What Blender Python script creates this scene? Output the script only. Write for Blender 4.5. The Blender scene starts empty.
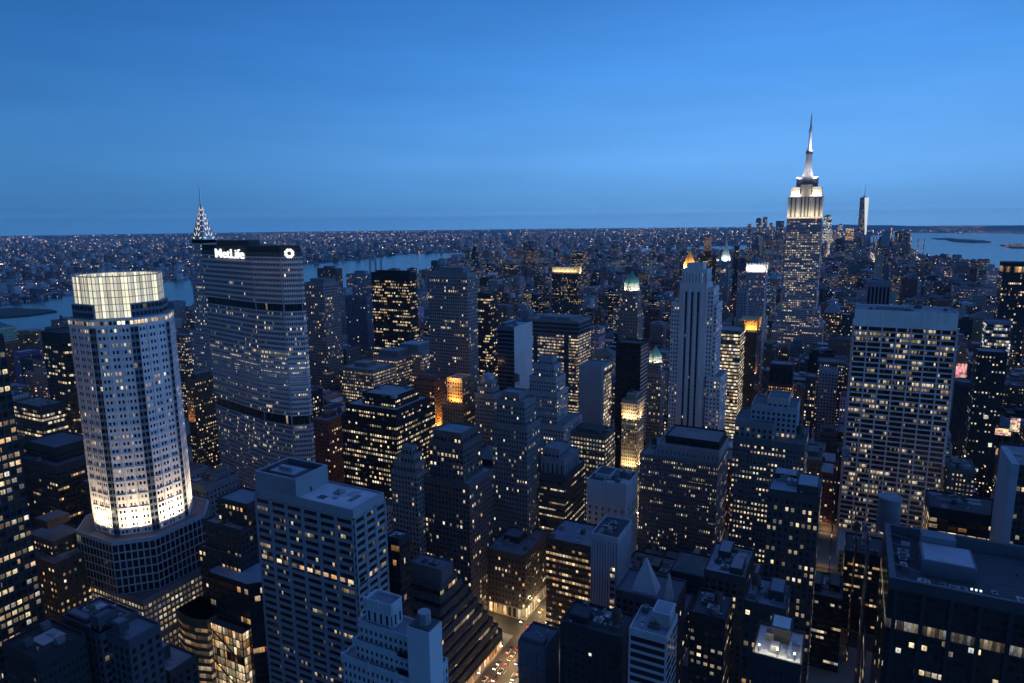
import bpy, math, random
import numpy as np
from math import sin,cos,tan,radians,pi,sqrt,atan2,floor,hypot
# ------------------------------------------------------------------ the surveyed viewpoint (metres; +X west, +Y downtown, Z up)
CX,CY,CZ=0.0,0.0,257.0
HEAD,PITCH,ROLL,FPX=27.0,10.04,.606,667.0
W_,H_=1024,683
def _v(a,b,k=1): return tuple(x+k*y for x,y in zip(a,b))
def _dot(a,b): return sum(x*y for x,y in zip(a,b))
_h,_p,_r=radians(HEAD),radians(PITCH),radians(ROLL)
FW=(-sin(_h)*cos(_p),cos(_h)*cos(_p),-sin(_p))
R0=(cos(_h),sin(_h),0.0)
U0=(R0[1]*FW[2]-R0[2]*FW[1],R0[2]*FW[0]-R0[0]*FW[2],R0[0]*FW[1]-R0[1]*FW[0])
RT=tuple(cos(_r)*a-sin(_r)*b for a,b in zip(R0,U0))
UP=tuple(sin(_r)*a+cos(_r)*b for a,b in zip(R0,U0))
def ray(px,py):
    return tuple(f+r*(px-512)/FPX+u*(341.5-py)/FPX for f,r,u in zip(FW,RT,UP))
def proj(x,y,z):
    q=(x-CX,y-CY,z-CZ); d=_dot(q,FW)
    return (512+FPX*_dot(q,RT)/d,341.5-FPX*_dot(q,UP)/d,d)
def at(px,py,Y=None,Z=None,X=None):
    d=ray(px,py)
    t=(Y-CY)/d[1] if Y is not None else ((Z-CZ)/d[2] if Z is not None else (X-CX)/d[0])
    return (CX+d[0]*t,CY+d[1]*t,CZ+d[2]*t)
def along(P,D,px):
    """distance s along direction D from P at which the image column is px"""
    q=(P[0]-CX,P[1]-CY,P[2]-CZ); k=(px-512)/FPX
    a=_dot(q,RT)-k*_dot(q,FW); b=_dot(D,RT)-k*_dot(D,FW)
    return -a/b
def zat(X,Y,py,px=None):
    """height at ground point X,Y that shows at image row py"""
    lo,hi=-200.,900.
    for _ in range(40):
        m=(lo+hi)/2
        if proj(X,Y,m)[1]>py: lo=m
        else: hi=m
    return lo
def survey(xl,xc,xr,yt,Y=None,H=None,dep=None,X=None):
    P=at(xc,yt,Y=Y,Z=H,X=X)
    if P[0]<0:   # north-west corner is nearest
        w=along(P,(-1,0,0),xl); d=dep or along(P,(0,1,0),xr)
        return (P[0]-w,P[0],P[1],P[1]+d,P[2])
    w=along(P,(1,0,0),xr); d=dep or along(P,(0,1,0),xl)
    return (P[0],P[0]+w,P[1],P[1]+d,P[2])
# ------------------------------------------------------------------ scene basics
RND=random.Random(11)
sc=bpy.context.scene; COL=sc.collection
def link(o): COL.objects.link(o); return o
def thing(name,label,cat,loc=(0,0,0),group=None):
    o=link(bpy.data.objects.new(name,None)); o.location=loc; o.empty_display_size=5
    o['label']=label; o['category']=cat
    if group: o['group']=group
    return o
def tag(o,label=None,cat=None,group=None,kind=None):
    for k,v in (('label',label),('category',cat),('group',group),('kind',kind)):
        if v: o[k]=v
    return o
class MB:
    """collects faces; build() links them as one mesh object"""
    def __init__(s): s.v=[];s.f=[];s.uv=[];s.col=[];s.p1=[];s.p2=[]
    def face(s,pts,uv=None,col=(.3,.3,.3),p1=(0,0,0),p2=(0,0,0)):
        b=len(s.v); s.v.extend(pts); s.f.append(tuple(range(b,b+len(pts))))
        s.uv.extend(uv if uv else [(p[0]*.1,p[1]*.1) for p in pts]); s.col.append(col); s.p1.append(p1); s.p2.append(p2)
    def box(s,x0,x1,y0,y1,z0,z1,col=(.3,.3,.3),bottom=False,p1=(0,0,0),p2=(0,0,0)):
        a,b,c,d=(x0,y0),(x1,y0),(x1,y1),(x0,y1)
        s.prism([a,b,c,d],z0,z1,col,bottom,p1,p2)
    def prism(s,P,z0,z1,col=(.3,.3,.3),bottom=False,p1=(0,0,0),p2=(0,0,0),top=True,Q=None):
        n=len(P); Q=Q or P
        for i in range(n):
            a,b=P[i],P[(i+1)%n]; c,d=Q[(i+1)%n],Q[i]; L=hypot(a[0]-b[0],a[1]-b[1])
            s.face([(a[0],a[1],z0),(b[0],b[1],z0),(c[0],c[1],z1),(d[0],d[1],z1)],[(0,z0),(L,z0),(L,z1),(0,z1)],col,p1,p2)
        if top: s.face([(p[0],p[1],z1) for p in Q],None,col,p1,p2)
        if bottom: s.face([(p[0],p[1],z0) for p in reversed(P)],None,col,p1,p2)
    def cyl(s,cx,cy,z0,z1,r0,r1=None,n=12,col=(.3,.3,.3),top=True):
        r1=r0 if r1 is None else r1
        A=[(cx+r0*cos(2*pi*i/n),cy+r0*sin(2*pi*i/n)) for i in range(n)]
        B=[(cx+r1*cos(2*pi*i/n),cy+r1*sin(2*pi*i/n)) for i in range(n)]
        s.prism(A,z0,z1,col,Q=B,top=top and r1>.01)
    def tube(s,p,q,r,n=6,col=(.1,.1,.1)):
        d=[q[i]-p[i] for i in range(3)]; L=sqrt(_dot(d,d)); d=[x/L for x in d]
        a=(0,0,1) if abs(d[2])<.9 else (1,0,0)
        u=(d[1]*a[2]-d[2]*a[1],d[2]*a[0]-d[0]*a[2],d[0]*a[1]-d[1]*a[0]); l=sqrt(_dot(u,u)); u=[x/l for x in u]
        w=(d[1]*u[2]-d[2]*u[1],d[2]*u[0]-d[0]*u[2],d[0]*u[1]-d[1]*u[0])
        def ring(c): return [tuple(c[k]+r*(cos(2*pi*i/n)*u[k]+sin(2*pi*i/n)*w[k]) for k in range(3)) for i in range(n)]
        A,B=ring(p),ring(q)
        for i in range(n): s.face([A[i],A[(i+1)%n],B[(i+1)%n],B[i]],None,col)
        s.face(B,None,col); s.face(A[::-1],None,col)
    def wall(s,a,b,z0,z1,st,rng=None,n=None,nf=None):
        """one upright facade from a to b with st's grid of windows"""
        rng=rng or RND
        L=hypot(a[0]-b[0],a[1]-b[1]); n=n or max(1,round(L/st['bay'])); nf=nf or max(1,round((z1-z0)/st['fl']))
        u,v=rng.randrange(0,900),rng.randrange(0,900)
        s.face([(a[0],a[1],z0),(b[0],b[1],z0),(b[0],b[1],z1),(a[0],a[1],z1)],[(u,v),(u+n,v),(u+n,v+nf),(u,v+nf)],st['wall'],(st['ww'],st['wh'],st['lit']),(st['coh'],st['warm'],st['bri']))
    def plain(s,a,b,z0,z1,col):
        s.face([(a[0],a[1],z0),(b[0],b[1],z0),(b[0],b[1],z1),(a[0],a[1],z1)],None,col)
    def decks(s,mat,parent,name='roof'):
        for i,f in enumerate(s.f):
            m=MB(); m.face([s.v[j] for j in f],None,s.col[i]); m.build(name,mat,parent)
    def build(s,name,mat,parent=None,smooth=False):
        loc=parent_loc(parent)
        me=bpy.data.meshes.new(name)
        v=np.array(s.v,dtype=np.float64)-np.array(loc)
        me.from_pydata(v.tolist(),[],s.f)
        uvl=me.uv_layers.new(name='UVMap'); uvl.data.foreach_set('uv',np.array(s.uv,dtype=np.float32).ravel())
        A=me.attributes.new('wall','FLOAT_COLOR','FACE'); A.data.foreach_set('color',np.array([(*c[:3],1) for c in s.col],dtype=np.float32).ravel())
        A=me.attributes.new('prm','FLOAT_VECTOR','FACE'); A.data.foreach_set('vector',np.array(s.p1,dtype=np.float32).ravel())
        A=me.attributes.new('prm2','FLOAT_VECTOR','FACE'); A.data.foreach_set('vector',np.array(s.p2,dtype=np.float32).ravel())
        if smooth: me.polygons.foreach_set('use_smooth',[True]*len(me.polygons))
        me.materials.append(mat); me.update()
        o=link(bpy.data.objects.new(name,me))
        if parent: o.parent=parent
        return o
def parent_loc(p):
    x=np.zeros(3)
    while p is not None:
        x=x+np.array(p.location); p=p.parent
    return x
# ------------------------------------------------------------------ materials
class N:
    def __init__(s,tree): s.t=tree
    def new(s,typ,**k):
        n=s.t.nodes.new(typ)
        for a,b in k.items(): setattr(n,a,b)
        return n
    def put(s,sock,val):
        if isinstance(val,bpy.types.NodeSocket): s.t.links.new(val,sock)
        else: sock.default_value=val
    def m(s,op,a,b=0.0,c=None,clamp=False):
        n=s.new('ShaderNodeMath',operation=op,use_clamp=clamp); s.put(n.inputs[0],a); s.put(n.inputs[1],b)
        if c is not None: s.put(n.inputs[2],c)
        return n.outputs[0]
    def mix(s,f,a,b):
        n=s.new('ShaderNodeMix',data_type='RGBA'); s.put(n.inputs[0],f); s.put(n.inputs[6],a); s.put(n.inputs[7],b); return n.outputs[2]
    def mul(s,a,b,blend='MULTIPLY'):
        n=s.new('ShaderNodeMix',data_type='RGBA',blend_type=blend); n.inputs[0].default_value=1; s.put(n.inputs[6],a); s.put(n.inputs[7],b); return n.outputs[2]
    def attr(s,name): return s.new('ShaderNodeAttribute',attribute_name=name)
    def wn(s,x,y,z):
        c=s.new('ShaderNodeCombineXYZ'); s.put(c.inputs[0],x); s.put(c.inputs[1],y); s.put(c.inputs[2],z)
        n=s.new('ShaderNodeTexWhiteNoise',noise_dimensions='3D'); s.put(n.inputs['Vector'],c.outputs[0])
        q=s.new('ShaderNodeSeparateColor'); s.put(q.inputs[0],n.outputs['Color']); return q.outputs
def newmat(name):
    m=bpy.data.materials.new(name); m.use_nodes=True; m.node_tree.nodes.clear()
    k=N(m.node_tree); out=k.new('ShaderNodeOutputMaterial'); return m,k,out
def facade_material():
    m,k,out=newmat('facade')
    uv=k.new('ShaderNodeUVMap',uv_map='UVMap'); sp=k.new('ShaderNodeSeparateXYZ'); k.put(sp.inputs[0],uv.outputs[0])
    u,v=sp.outputs[0],sp.outputs[1]
    cu,cv=k.m('FLOOR',u),k.m('FLOOR',v); fu,fv=k.m('FRACT',u),k.m('FRACT',v)
    a1=k.new('ShaderNodeSeparateXYZ'); k.put(a1.inputs[0],k.attr('prm').outputs['Vector']); ww,wh,lit=a1.outputs
    a2=k.new('ShaderNodeSeparateXYZ'); k.put(a2.inputs[0],k.attr('prm2').outputs['Vector']); coh,warm,bri=a2.outputs
    wall=k.attr('wall').outputs['Color']
    r=k.wn(cu,cv,0.5); cu5=k.m('FLOOR',k.m('DIVIDE',k.m('ADD',u,k.m('MULTIPLY',k.wn(1.5,cv,9.5)[0],7.)),5.))
    g=k.wn(cu5,cv,7.5); row=k.wn(3.5,cv,4.5)
    sel=k.m('LESS_THAN',g[1],coh)
    p=k.m('ADD',k.m('MULTIPLY',sel,g[0]),k.m('MULTIPLY',k.m('SUBTRACT',1.,sel),r[0]))
    # whole floors differ: some empty, some busy
    pf=k.m('MULTIPLY',lit,k.m('ADD',.35,k.m('MULTIPLY',1.5,k.m('POWER',row[0],1.6))))
    on=k.m('LESS_THAN',p,pf)
    inx=k.m('LESS_THAN',k.m('ABSOLUTE',k.m('SUBTRACT',fu,.5)),k.m('MULTIPLY',ww,.5))
    iny=k.m('LESS_THAN',k.m('ABSOLUTE',k.m('SUBTRACT',fv,.5)),k.m('MULTIPLY',wh,.5))
    win=k.m('MULTIPLY',inx,iny)
    # blinds, furniture and ceilings break each pane up
    q=k.wn(k.m('FLOOR',k.m('MULTIPLY',u,3.)),k.m('FLOOR',k.m('MULTIPLY',v,3.)),2.5)
    e=k.m('MULTIPLY',k.m('ADD',.16,k.m('MULTIPLY',1.5,k.m('POWER',r[1],2.6))),k.m('ADD',.5,k.m('MULTIPLY',.8,q[0])))
    e=k.m('MULTIPLY',e,k.m('ADD',.55,k.m('MULTIPLY',fv,.8)))
    glow=k.m('ADD',k.m('MULTIPLY',on,e),k.m('MULTIPLY',k.m('SUBTRACT',1.,on),k.m('MULTIPLY',.022,k.m('MULTIPLY',lit,k.m('POWER',r[2],3.)))))
    est=k.m('MULTIPLY',k.m('MULTIPLY',glow,win),bri)
    wm=k.m('ADD',warm,k.m('MULTIPLY',k.m('SUBTRACT',r[2],.5),.8),clamp=True)
    ecol=k.mix(wm,(.80,.92,1.,1),(1.,.50,.17,1)); 
    mid=k.mix(k.m('MULTIPLY',k.m('ABSOLUTE',k.m('SUBTRACT',wm,.5)),2.),(1.,.80,.44,1),ecol)
    no=k.new('ShaderNodeTexNoise'); no.inputs['Scale'].default_value=.035; no.inputs['Detail'].default_value=6
    tc=k.new('ShaderNodeNewGeometry'); k.put(no.inputs['Vector'],tc.outputs['Position'])
    no2=k.new('ShaderNodeTexNoise'); no2.inputs['Scale'].default_value=.5; no2.inputs['Detail'].default_value=4
    mp=k.new('ShaderNodeMapping'); mp.inputs['Scale'].default_value=(1,1,.12); k.put(mp.inputs[0],tc.outputs['Position']); k.put(no2.inputs['Vector'],mp.outputs[0])
    fac=k.m('ADD',.55,k.m('ADD',k.m('MULTIPLY',no.outputs['Fac'],.55),k.m('MULTIPLY',no2.outputs['Fac'],.45)))
    cc=k.new('ShaderNodeCombineColor'); [k.put(cc.inputs[i],fac) for i in range(3)]
    wc=k.mul(wall,cc.outputs[0])
    shade=k.wn(cu,cv,12.5); gl=k.m('ADD',.004,k.m('MULTIPLY',shade[0],.02)); gc=k.new('ShaderNodeCombineColor'); k.put(gc.inputs[0],gl);k.put(gc.inputs[1],gl);k.put(gc.inputs[2],k.m('MULTIPLY',gl,1.15))
    b=k.new('ShaderNodeBsdfPrincipled')
    k.put(b.inputs['Base Color'],k.mix(win,wc,gc.outputs[0])); k.put(b.inputs['Roughness'],k.m('SUBTRACT',.82,k.m('MULTIPLY',win,.66)))
    k.put(b.inputs['Emission Color'],mid); k.put(b.inputs['Emission Strength'],est)
    k.put(out.inputs[0],b.outputs[0]); m.cycles.emission_sampling='NONE'
    return m
def colour_material(name,rough=.8,metal=0.,noise=.5,scale=.15):
    """plain surface that takes its own colour from the mesh, weathered by noise"""
    m,k,out=newmat(name); g=k.new('ShaderNodeNewGeometry')
    no=k.new('ShaderNodeTexNoise'); no.inputs['Scale'].default_value=scale; no.inputs['Detail'].default_value=7; no.inputs['Roughness'].default_value=.62; k.put(no.inputs['Vector'],g.outputs['Position'])
    no2=k.new('ShaderNodeTexNoise'); no2.inputs['Scale'].default_value=scale*.22; no2.inputs['Detail'].default_value=3; k.put(no2.inputs['Vector'],g.outputs['Position'])
    f=k.m('ADD',1-noise,k.m('ADD',k.m('MULTIPLY',no.outputs['Fac'],noise),k.m('MULTIPLY',no2.outputs['Fac'],noise)))
    cc=k.new('ShaderNodeCombineColor'); [k.put(cc.inputs[i],f) for i in range(3)]
    b=k.new('ShaderNodeBsdfPrincipled'); k.put(b.inputs['Base Color'],k.mul(k.attr('wall').outputs['Color'],cc.outputs[0]))
    b.inputs['Roughness'].default_value=rough; b.inputs['Metallic'].default_value=metal
    k.put(out.inputs[0],b.outputs[0]); return m
def glow_material(name='glow'):
    """lamps, screens and signs: the mesh colour is the light given off"""
    m,k,out=newmat(name); e=k.new('ShaderNodeEmission'); k.put(e.inputs[0],k.attr('wall').outputs['Color'])
    p=k.new('ShaderNodeSeparateXYZ'); k.put(p.inputs[0],k.attr('prm').outputs['Vector']); k.put(e.inputs[1],p.outputs[0])
    k.put(out.inputs[0],e.outputs[0]); m.cycles.emission_sampling='NONE'; return m
def lantern_material():
    """glass crown lit from within: glowing panes between mullions"""
    m,k,out=newmat('lantern_glass')
    uv=k.new('ShaderNodeUVMap',uv_map='UVMap'); sp=k.new('ShaderNodeSeparateXYZ'); k.put(sp.inputs[0],uv.outputs[0]); u,v=sp.outputs[0],sp.outputs[1]
    fu=k.m('ABSOLUTE',k.m('SUBTRACT',k.m('FRACT',u),.5)); fv=k.m('ABSOLUTE',k.m('SUBTRACT',k.m('FRACT',v),.5))
    pane=k.m('MULTIPLY',k.m('LESS_THAN',fu,.42),k.m('LESS_THAN',fv,.44))
    r=k.wn(k.m('FLOOR',u),k.m('FLOOR',v),1.5); col=k.wn(k.m('FLOOR',u),3.5,6.5)
    s=k.m('MULTIPLY',k.m('ADD',.36,k.m('ADD',k.m('MULTIPLY',.18,r[0]),k.m('MULTIPLY',.75,col[0]))),k.m('ADD',.22,k.m('MULTIPLY',.78,pane)))
    b=k.new('ShaderNodeBsdfPrincipled'); b.inputs['Base Color'].default_value=(.25,.25,.22,1); b.inputs['Roughness'].default_value=.25
    k.put(b.inputs['Emission Color'],k.mix(r[1],(1.,.96,.74,1),(1.,.88,.55,1))); k.put(b.inputs['Emission Strength'],s)
    k.put(out.inputs[0],b.outputs[0]); m.cycles.emission_sampling='NONE'; return m
def water_material():
    m,k,out=newmat('water'); b=k.new('ShaderNodeBsdfPrincipled'); b.inputs['Base Color'].default_value=(.01,.03,.06,1); b.inputs['Roughness'].default_value=.16; b.inputs['IOR'].default_value=1.33
    g=k.new('ShaderNodeNewGeometry'); no=k.new('ShaderNodeTexNoise'); no.inputs['Scale'].default_value=.03; no.inputs['Detail'].default_value=8; k.put(no.inputs['Vector'],g.outputs['Position'])
    bu=k.new('ShaderNodeBump'); bu.inputs['Strength'].default_value=.3; bu.inputs['Distance'].default_value=4.; k.put(bu.inputs['Height'],no.outputs['Fac']); k.put(b.inputs['Normal'],bu.outputs[0])
    k.put(out.inputs[0],b.outputs[0]); return m
def ground_material():
    m,k,out=newmat('asphalt'); g=k.new('ShaderNodeNewGeometry')
    no=k.new('ShaderNodeTexNoise'); no.inputs['Scale'].default_value=.004; no.inputs['Detail'].default_value=10; k.put(no.inputs['Vector'],g.outputs['Position'])
    b=k.new('ShaderNodeBsdfPrincipled'); k.put(b.inputs['Base Color'],k.mix(no.outputs['Fac'],(.03,.032,.034,1),(.085,.08,.075,1))); b.inputs['Roughness'].default_value=.85
    k.put(out.inputs[0],b.outputs[0]); return m
M=dict(fac=facade_material(),roof=colour_material('roofing',.85,0,.75,.12),stone=colour_material('stone',.8,0,.45,.06),metal=colour_material('sheet_metal',.45,.6,.4,.2),
    steel=colour_material('polished_steel',.25,.9,.3,.3),copper=colour_material('green_copper',.7,0,.5,.2),leaf=colour_material('leaves',.7,0,.8,.6),
    glow=glow_material(),lantern=lantern_material(),water=water_material(),ground=ground_material(),paint=colour_material('car_paint',.3,.1,.1,.5))
# ------------------------------------------------------------------ building kit
def masonry(c):
    """stone and brick lean warm; blue-grey claddings stay as they are"""
    return (c[0]*1.10,c[1]*.88,c[2]*.85) if c[2]<=c[0]*1.04 and c[0]>.05 else c
def S(wall,bay=3.2,fl=3.7,ww=.5,wh=.55,lit=.13,coh=.25,warm=.55,bri=1.0):
    wall=masonry(wall)
    return dict(wall=wall,bay=bay,fl=fl,ww=ww,wh=wh,lit=lit,coh=coh,warm=warm,bri=bri)
STY=dict(
 stone=S((.30,.28,.26)), pale=S((.46,.45,.44),lit=.10), brick=S((.15,.085,.065),bay=3.0,fl=3.4,lit=.16,warm=.7), brown=S((.19,.14,.11),lit=.15,warm=.7),
 grey=S((.22,.22,.23),lit=.14), dark=S((.028,.028,.032),bay=1.7,fl=3.9,ww=.92,wh=.55,lit=.16,coh=.75,warm=.5), darkgrid=S((.03,.03,.034),bay=2.2,fl=3.9,ww=.7,wh=.6,lit=.22,coh=.5,warm=.55),
 glass=S((.10,.12,.15),bay=1.6,fl=3.9,ww=.93,wh=.75,lit=.08,coh=.6,warm=.45), bluewhite=S((.55,.56,.58),bay=4,fl=3.8,ww=.35,wh=.4,lit=.03), office=S((.33,.32,.31),bay=3.4,fl=3.9,ww=.8,wh=.55,lit=.45,coh=.6,warm=.5),
 cream=S((.55,.47,.35),bay=2.8,fl=3.5,ww=.45,wh=.5,lit=.2,warm=.6))
def style(s,**k):
    d=dict(STY[s] if isinstance(s,str) else s); d.update(k); return d
OCC=[]   # footprints and picture extents of the surveyed buildings, so that the rest of the city neither overlaps nor hides them
REFS=[]
def tier_mesh(fm,rm,x0,x1,y0,y1,z0,z1,st,rcol,rng,blank=2.5,cut=None,par=1.1,sides='NWSE'):
    """walls with windows, a blank top band, a parapet and the roof deck behind it"""
    P=[(x0,y0),(x1,y0),(x1,y1),(x0,y1)]
    if cut:
        c=cut; P=[(x0+c,y0),(x1-c,y0),(x1,y0+c),(x1,y1-c),(x1-c,y1),(x0+c,y1),(x0,y1-c),(x0,y0+c)]
    poly_tier(fm,rm,P,z0,z1,st,rcol,rng,blank,par)
def inset(P,t):
    cx=sum(p[0] for p in P)/len(P); cy=sum(p[1] for p in P)/len(P); out=[]
    for x,y in P:
        d=hypot(x-cx,y-cy); out.append((cx+(x-cx)*(1-1.4*t/d),cy+(y-cy)*(1-1.4*t/d)))
    return out
def poly_tier(fm,rm,P,z0,z1,st,rcol,rng,blank=2.5,par=1.1):
    n=len(P); zt=z1-blank
    for i in range(n):
        a,b=P[i],P[(i+1)%n]
        if zt-z0>2: fm.wall(a,b,z0,zt,st,rng)
        else: zt=z0
        fm.plain(a,b,zt,z1+par,st['wall'])
    Q=inset(P,.5)
    for i in range(n):
        a,b,c,d=P[i],P[(i+1)%n],Q[(i+1)%n],Q[i]
        fm.face([(a[0],a[1],z1+par),(b[0],b[1],z1+par),(c[0],c[1],z1+par),(d[0],d[1],z1+par)],None,st['wall'])
        fm.face([(c[0],c[1],z1),(d[0],d[1],z1),(d[0],d[1],z1+par),(c[0],c[1],z1+par)],None,st['wall'])
    rm.face([(p[0],p[1],z1) for p in Q],None,rcol)
def roof_item(it,root,box,st,rcol,rng):
    x0,x1,y0,y1,H=box; X=lambda u:x0+(x1-x0)*u; Y=lambda v:y0+(y1-y0)*v; k=it[0]
    if k=='pent':    # ('pent',u0,u1,v0,v1,h[,zbase])
        _,a,b,c,d,h=it[:6]; z=it[6] if len(it)>6 else H; mb=MB(); mb.box(X(a),X(b),Y(c),Y(d),z,z+h,tuple(x*.9 for x in st['wall'])); e=.35
        mb.box(X(a)-e,X(b)+e,Y(c)-e,Y(d)+e,z+h,z+h+.5,tuple(x*1.1 for x in st['wall'])); ph=mb.build('penthouse',M['stone'],root)
        m2=MB(); m2.box(X(a)+.4,X(b)-.4,Y(c)+.4,Y(d)-.4,z+h+.5,z+h+.62,rcol); m2.build('roof',M['roof'],ph)
    elif k=='tank':  # wooden rooftop water tank on a steel stand
        _,u,v=it[:3]; z=it[3] if len(it)>3 else H; r=rng.uniform(1.9,2.6); mb=MB(); x,y=X(u),Y(v)
        for sx in(-1,1):
            for sy in(-1,1): mb.tube((x+sx*r*.65,y+sy*r*.65,z),(x+sx*r*.65,y+sy*r*.65,z+3),.18,5,(.05,.05,.05))
        tk=MB(); tk.cyl(x,y,z+3,z+7.2,r,r,12,(.11,.075,.05)); tk=tk.build('water_tank',M['roof'],root); ld=MB(); ld.cyl(x,y,z+7.21,z+9,r*1.08,.05,12,(.06,.05,.045)); ld.build('lid',M['roof'],tk); mb.build('stand',M['metal'],tk)
    elif k=='units':
        _,n=it[:2]; z=it[2] if len(it)>2 else H
        for i in range(n):
            w,d,h=rng.uniform(2,5),rng.uniform(2,5),rng.uniform(1.2,3); x=rng.uniform(x0+3,max(x0+3.1,x1-w-3)); y=rng.uniform(y0+3,max(y0+3.1,y1-d-3)); mb=MB(); g=rng.uniform(.12,.5)
            mb.box(x,x+w,y,y+d,z,z+h,(g,g,g)); cu=mb.build('cooling_unit',M['metal'],root); fn=MB(); fn.cyl(x+w/2,y+d/2,z+h,z+h+.5,min(w,d)*.32,None,10,(g*.5,)*3); fn.build('fan',M['metal'],cu)
    elif k=='mast':
        _,u,v,h=it[:4]; mb=MB(); z=it[4] if len(it)>4 else H; mb.cyl(X(u),Y(v),z,z+h*.5,.45,.3,6,(.3,.3,.3)); mb.cyl(X(u),Y(v),z+h*.5,z+h,.25,.08,6,(.3,.3,.3)); mb.build('antenna_mast',M['metal'],root)
    elif k=='pyr':   # ('pyr',u0,u1,v0,v1,z,h,colour,matkey)
        _,a,b,c,d,z,h,cl,mk=it; mb=MB(); e=.8; P=[(X(a)-e,Y(c)-e),(X(b)+e,Y(c)-e),(X(b)+e,Y(d)+e),(X(a)-e,Y(d)+e)]; cx,cy=(X(a)+X(b))/2,(Y(c)+Y(d))/2
        mb.prism(P,z,z+h,cl,Q=[(cx+(p[0]-cx)*.06,cy+(p[1]-cy)*.06) for p in P]); mb.cyl(cx,cy,z+h,z+h*1.18,.5,.1,6,cl); mb.build('pyramid_roof',M[mk],root)
    elif k=='dome':
        _,u,v,r,z,h,cl=it; mb=MB(); n=6; mb.cyl(X(u),Y(v),z-3,z,r,r,16,cl)
        for i in range(n): mb.cyl(X(u),Y(v),z+h*sin(i/n*pi/2),z+h*sin((i+1)/n*pi/2),r*cos(i/n*pi/2),r*cos((i+1)/n*pi/2),16,cl)
        mb.cyl(X(u),Y(v),z+h,z+h+3,.5,.1,6,cl); mb.build('dome',M['metal'],root)
    elif k=='cornice':
        _,z,p=it; mb=MB(); w=tuple(min(.7,x*1.25) for x in st['wall'])
        mb.box(x0-p,x1+p,y0-p,y0-.02,z,z+1.4,w,True); mb.box(x0-p,x1+p,y1+.02,y1+p,z,z+1.4,w,True); mb.box(x1+.02,x1+p,y0-.02,y1+.02,z,z+1.4,w,True); mb.box(x0-p,x0-.02,y0-.02,y1+.02,z,z+1.4,w,True); mb.build('cornice',M['stone'],root)
def relief(root,name,faces,bay,fl,z0,z1,pw,pd,sh,sd,col,mat='stone'):
    """piers and spandrels standing proud of the glass; faces = [(a,b)] wall lines, outward normal to the right of a->b seen from above"""
    mb=MB(); col=masonry(col)
    for a,b in faces:
        L=hypot(b[0]-a[0],b[1]-a[1]); t=((b[0]-a[0])/L,(b[1]-a[1])/L); nn=(t[1],-t[0])
        def blk(s0,s1,za,zb,d):
            P=[(a[0]+t[0]*s0,a[1]+t[1]*s0),(a[0]+t[0]*s0+nn[0]*d,a[1]+t[1]*s0+nn[1]*d),(a[0]+t[0]*s1+nn[0]*d,a[1]+t[1]*s1+nn[1]*d),(a[0]+t[0]*s1,a[1]+t[1]*s1)]
            mb.prism(P,za,zb,col,True)
        n=max(1,round(L/bay)) if bay else 0; nf=round((z1-z0)/fl) if fl else 0
        if pw:
            for i in range(n+1):
                s=i*L/n; blk(max(0,s-pw/2),min(L,s+pw/2),z0,z1,pd)
        if sh:
            for j in range(nf+1):
                z=z0+j*(z1-z0)/nf; blk(0,L,max(z0,z-sh/2),min(z1,z+sh/2),sd)
    return mb.build(name,M[mat],root)
def windows(root,faces,bay,fl,z0,z1,mx,mz,st,sub,off=.12,top=100,rng=RND):
    """each window opening is a pane of its own (the highest hundred), the rest one piece"""
    R_=[]
    for a,b in faces:
        L=hypot(b[0]-a[0],b[1]-a[1]); t=((b[0]-a[0])/L,(b[1]-a[1])/L); nn=(t[1],-t[0]); n=max(1,round(L/bay)); nf=round((z1-z0)/fl)
        for j in range(nf):
            for i in range(n): R_.append((j,i,a,t,nn,L/n,(z1-z0)/nf))
    R_.sort(key=lambda r:-r[0]); rest=MB()
    for q,(j,i,a,t,nn,w,h) in enumerate(R_):
        mb=MB() if q<top else rest; s0,s1=i*w+mx,(i+1)*w-mx; za,zb=z0+j*h+mz,z0+(j+1)*h-mz
        p=lambda s,z:(a[0]+t[0]*s+nn[0]*off,a[1]+t[1]*s+nn[1]*off,z)
        u=(i+3*(j%7))*sub+rng.randrange(0,40)*sub*0; v=j+300
        mb.face([p(s0,za),p(s1,za),p(s1,zb),p(s0,zb)],[(u,v),(u+sub,v),(u+sub,v+1),(u,v+1)],(.05,.05,.05),(st['ww'],st['wh'],st['lit']),(st['coh'],st['warm'],st['bri']))
        if q<top: mb.build('window',M['fac'],root)
    if rest.f: tag(rest.build('window_wall',M['fac'],root),kind='stuff')
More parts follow.
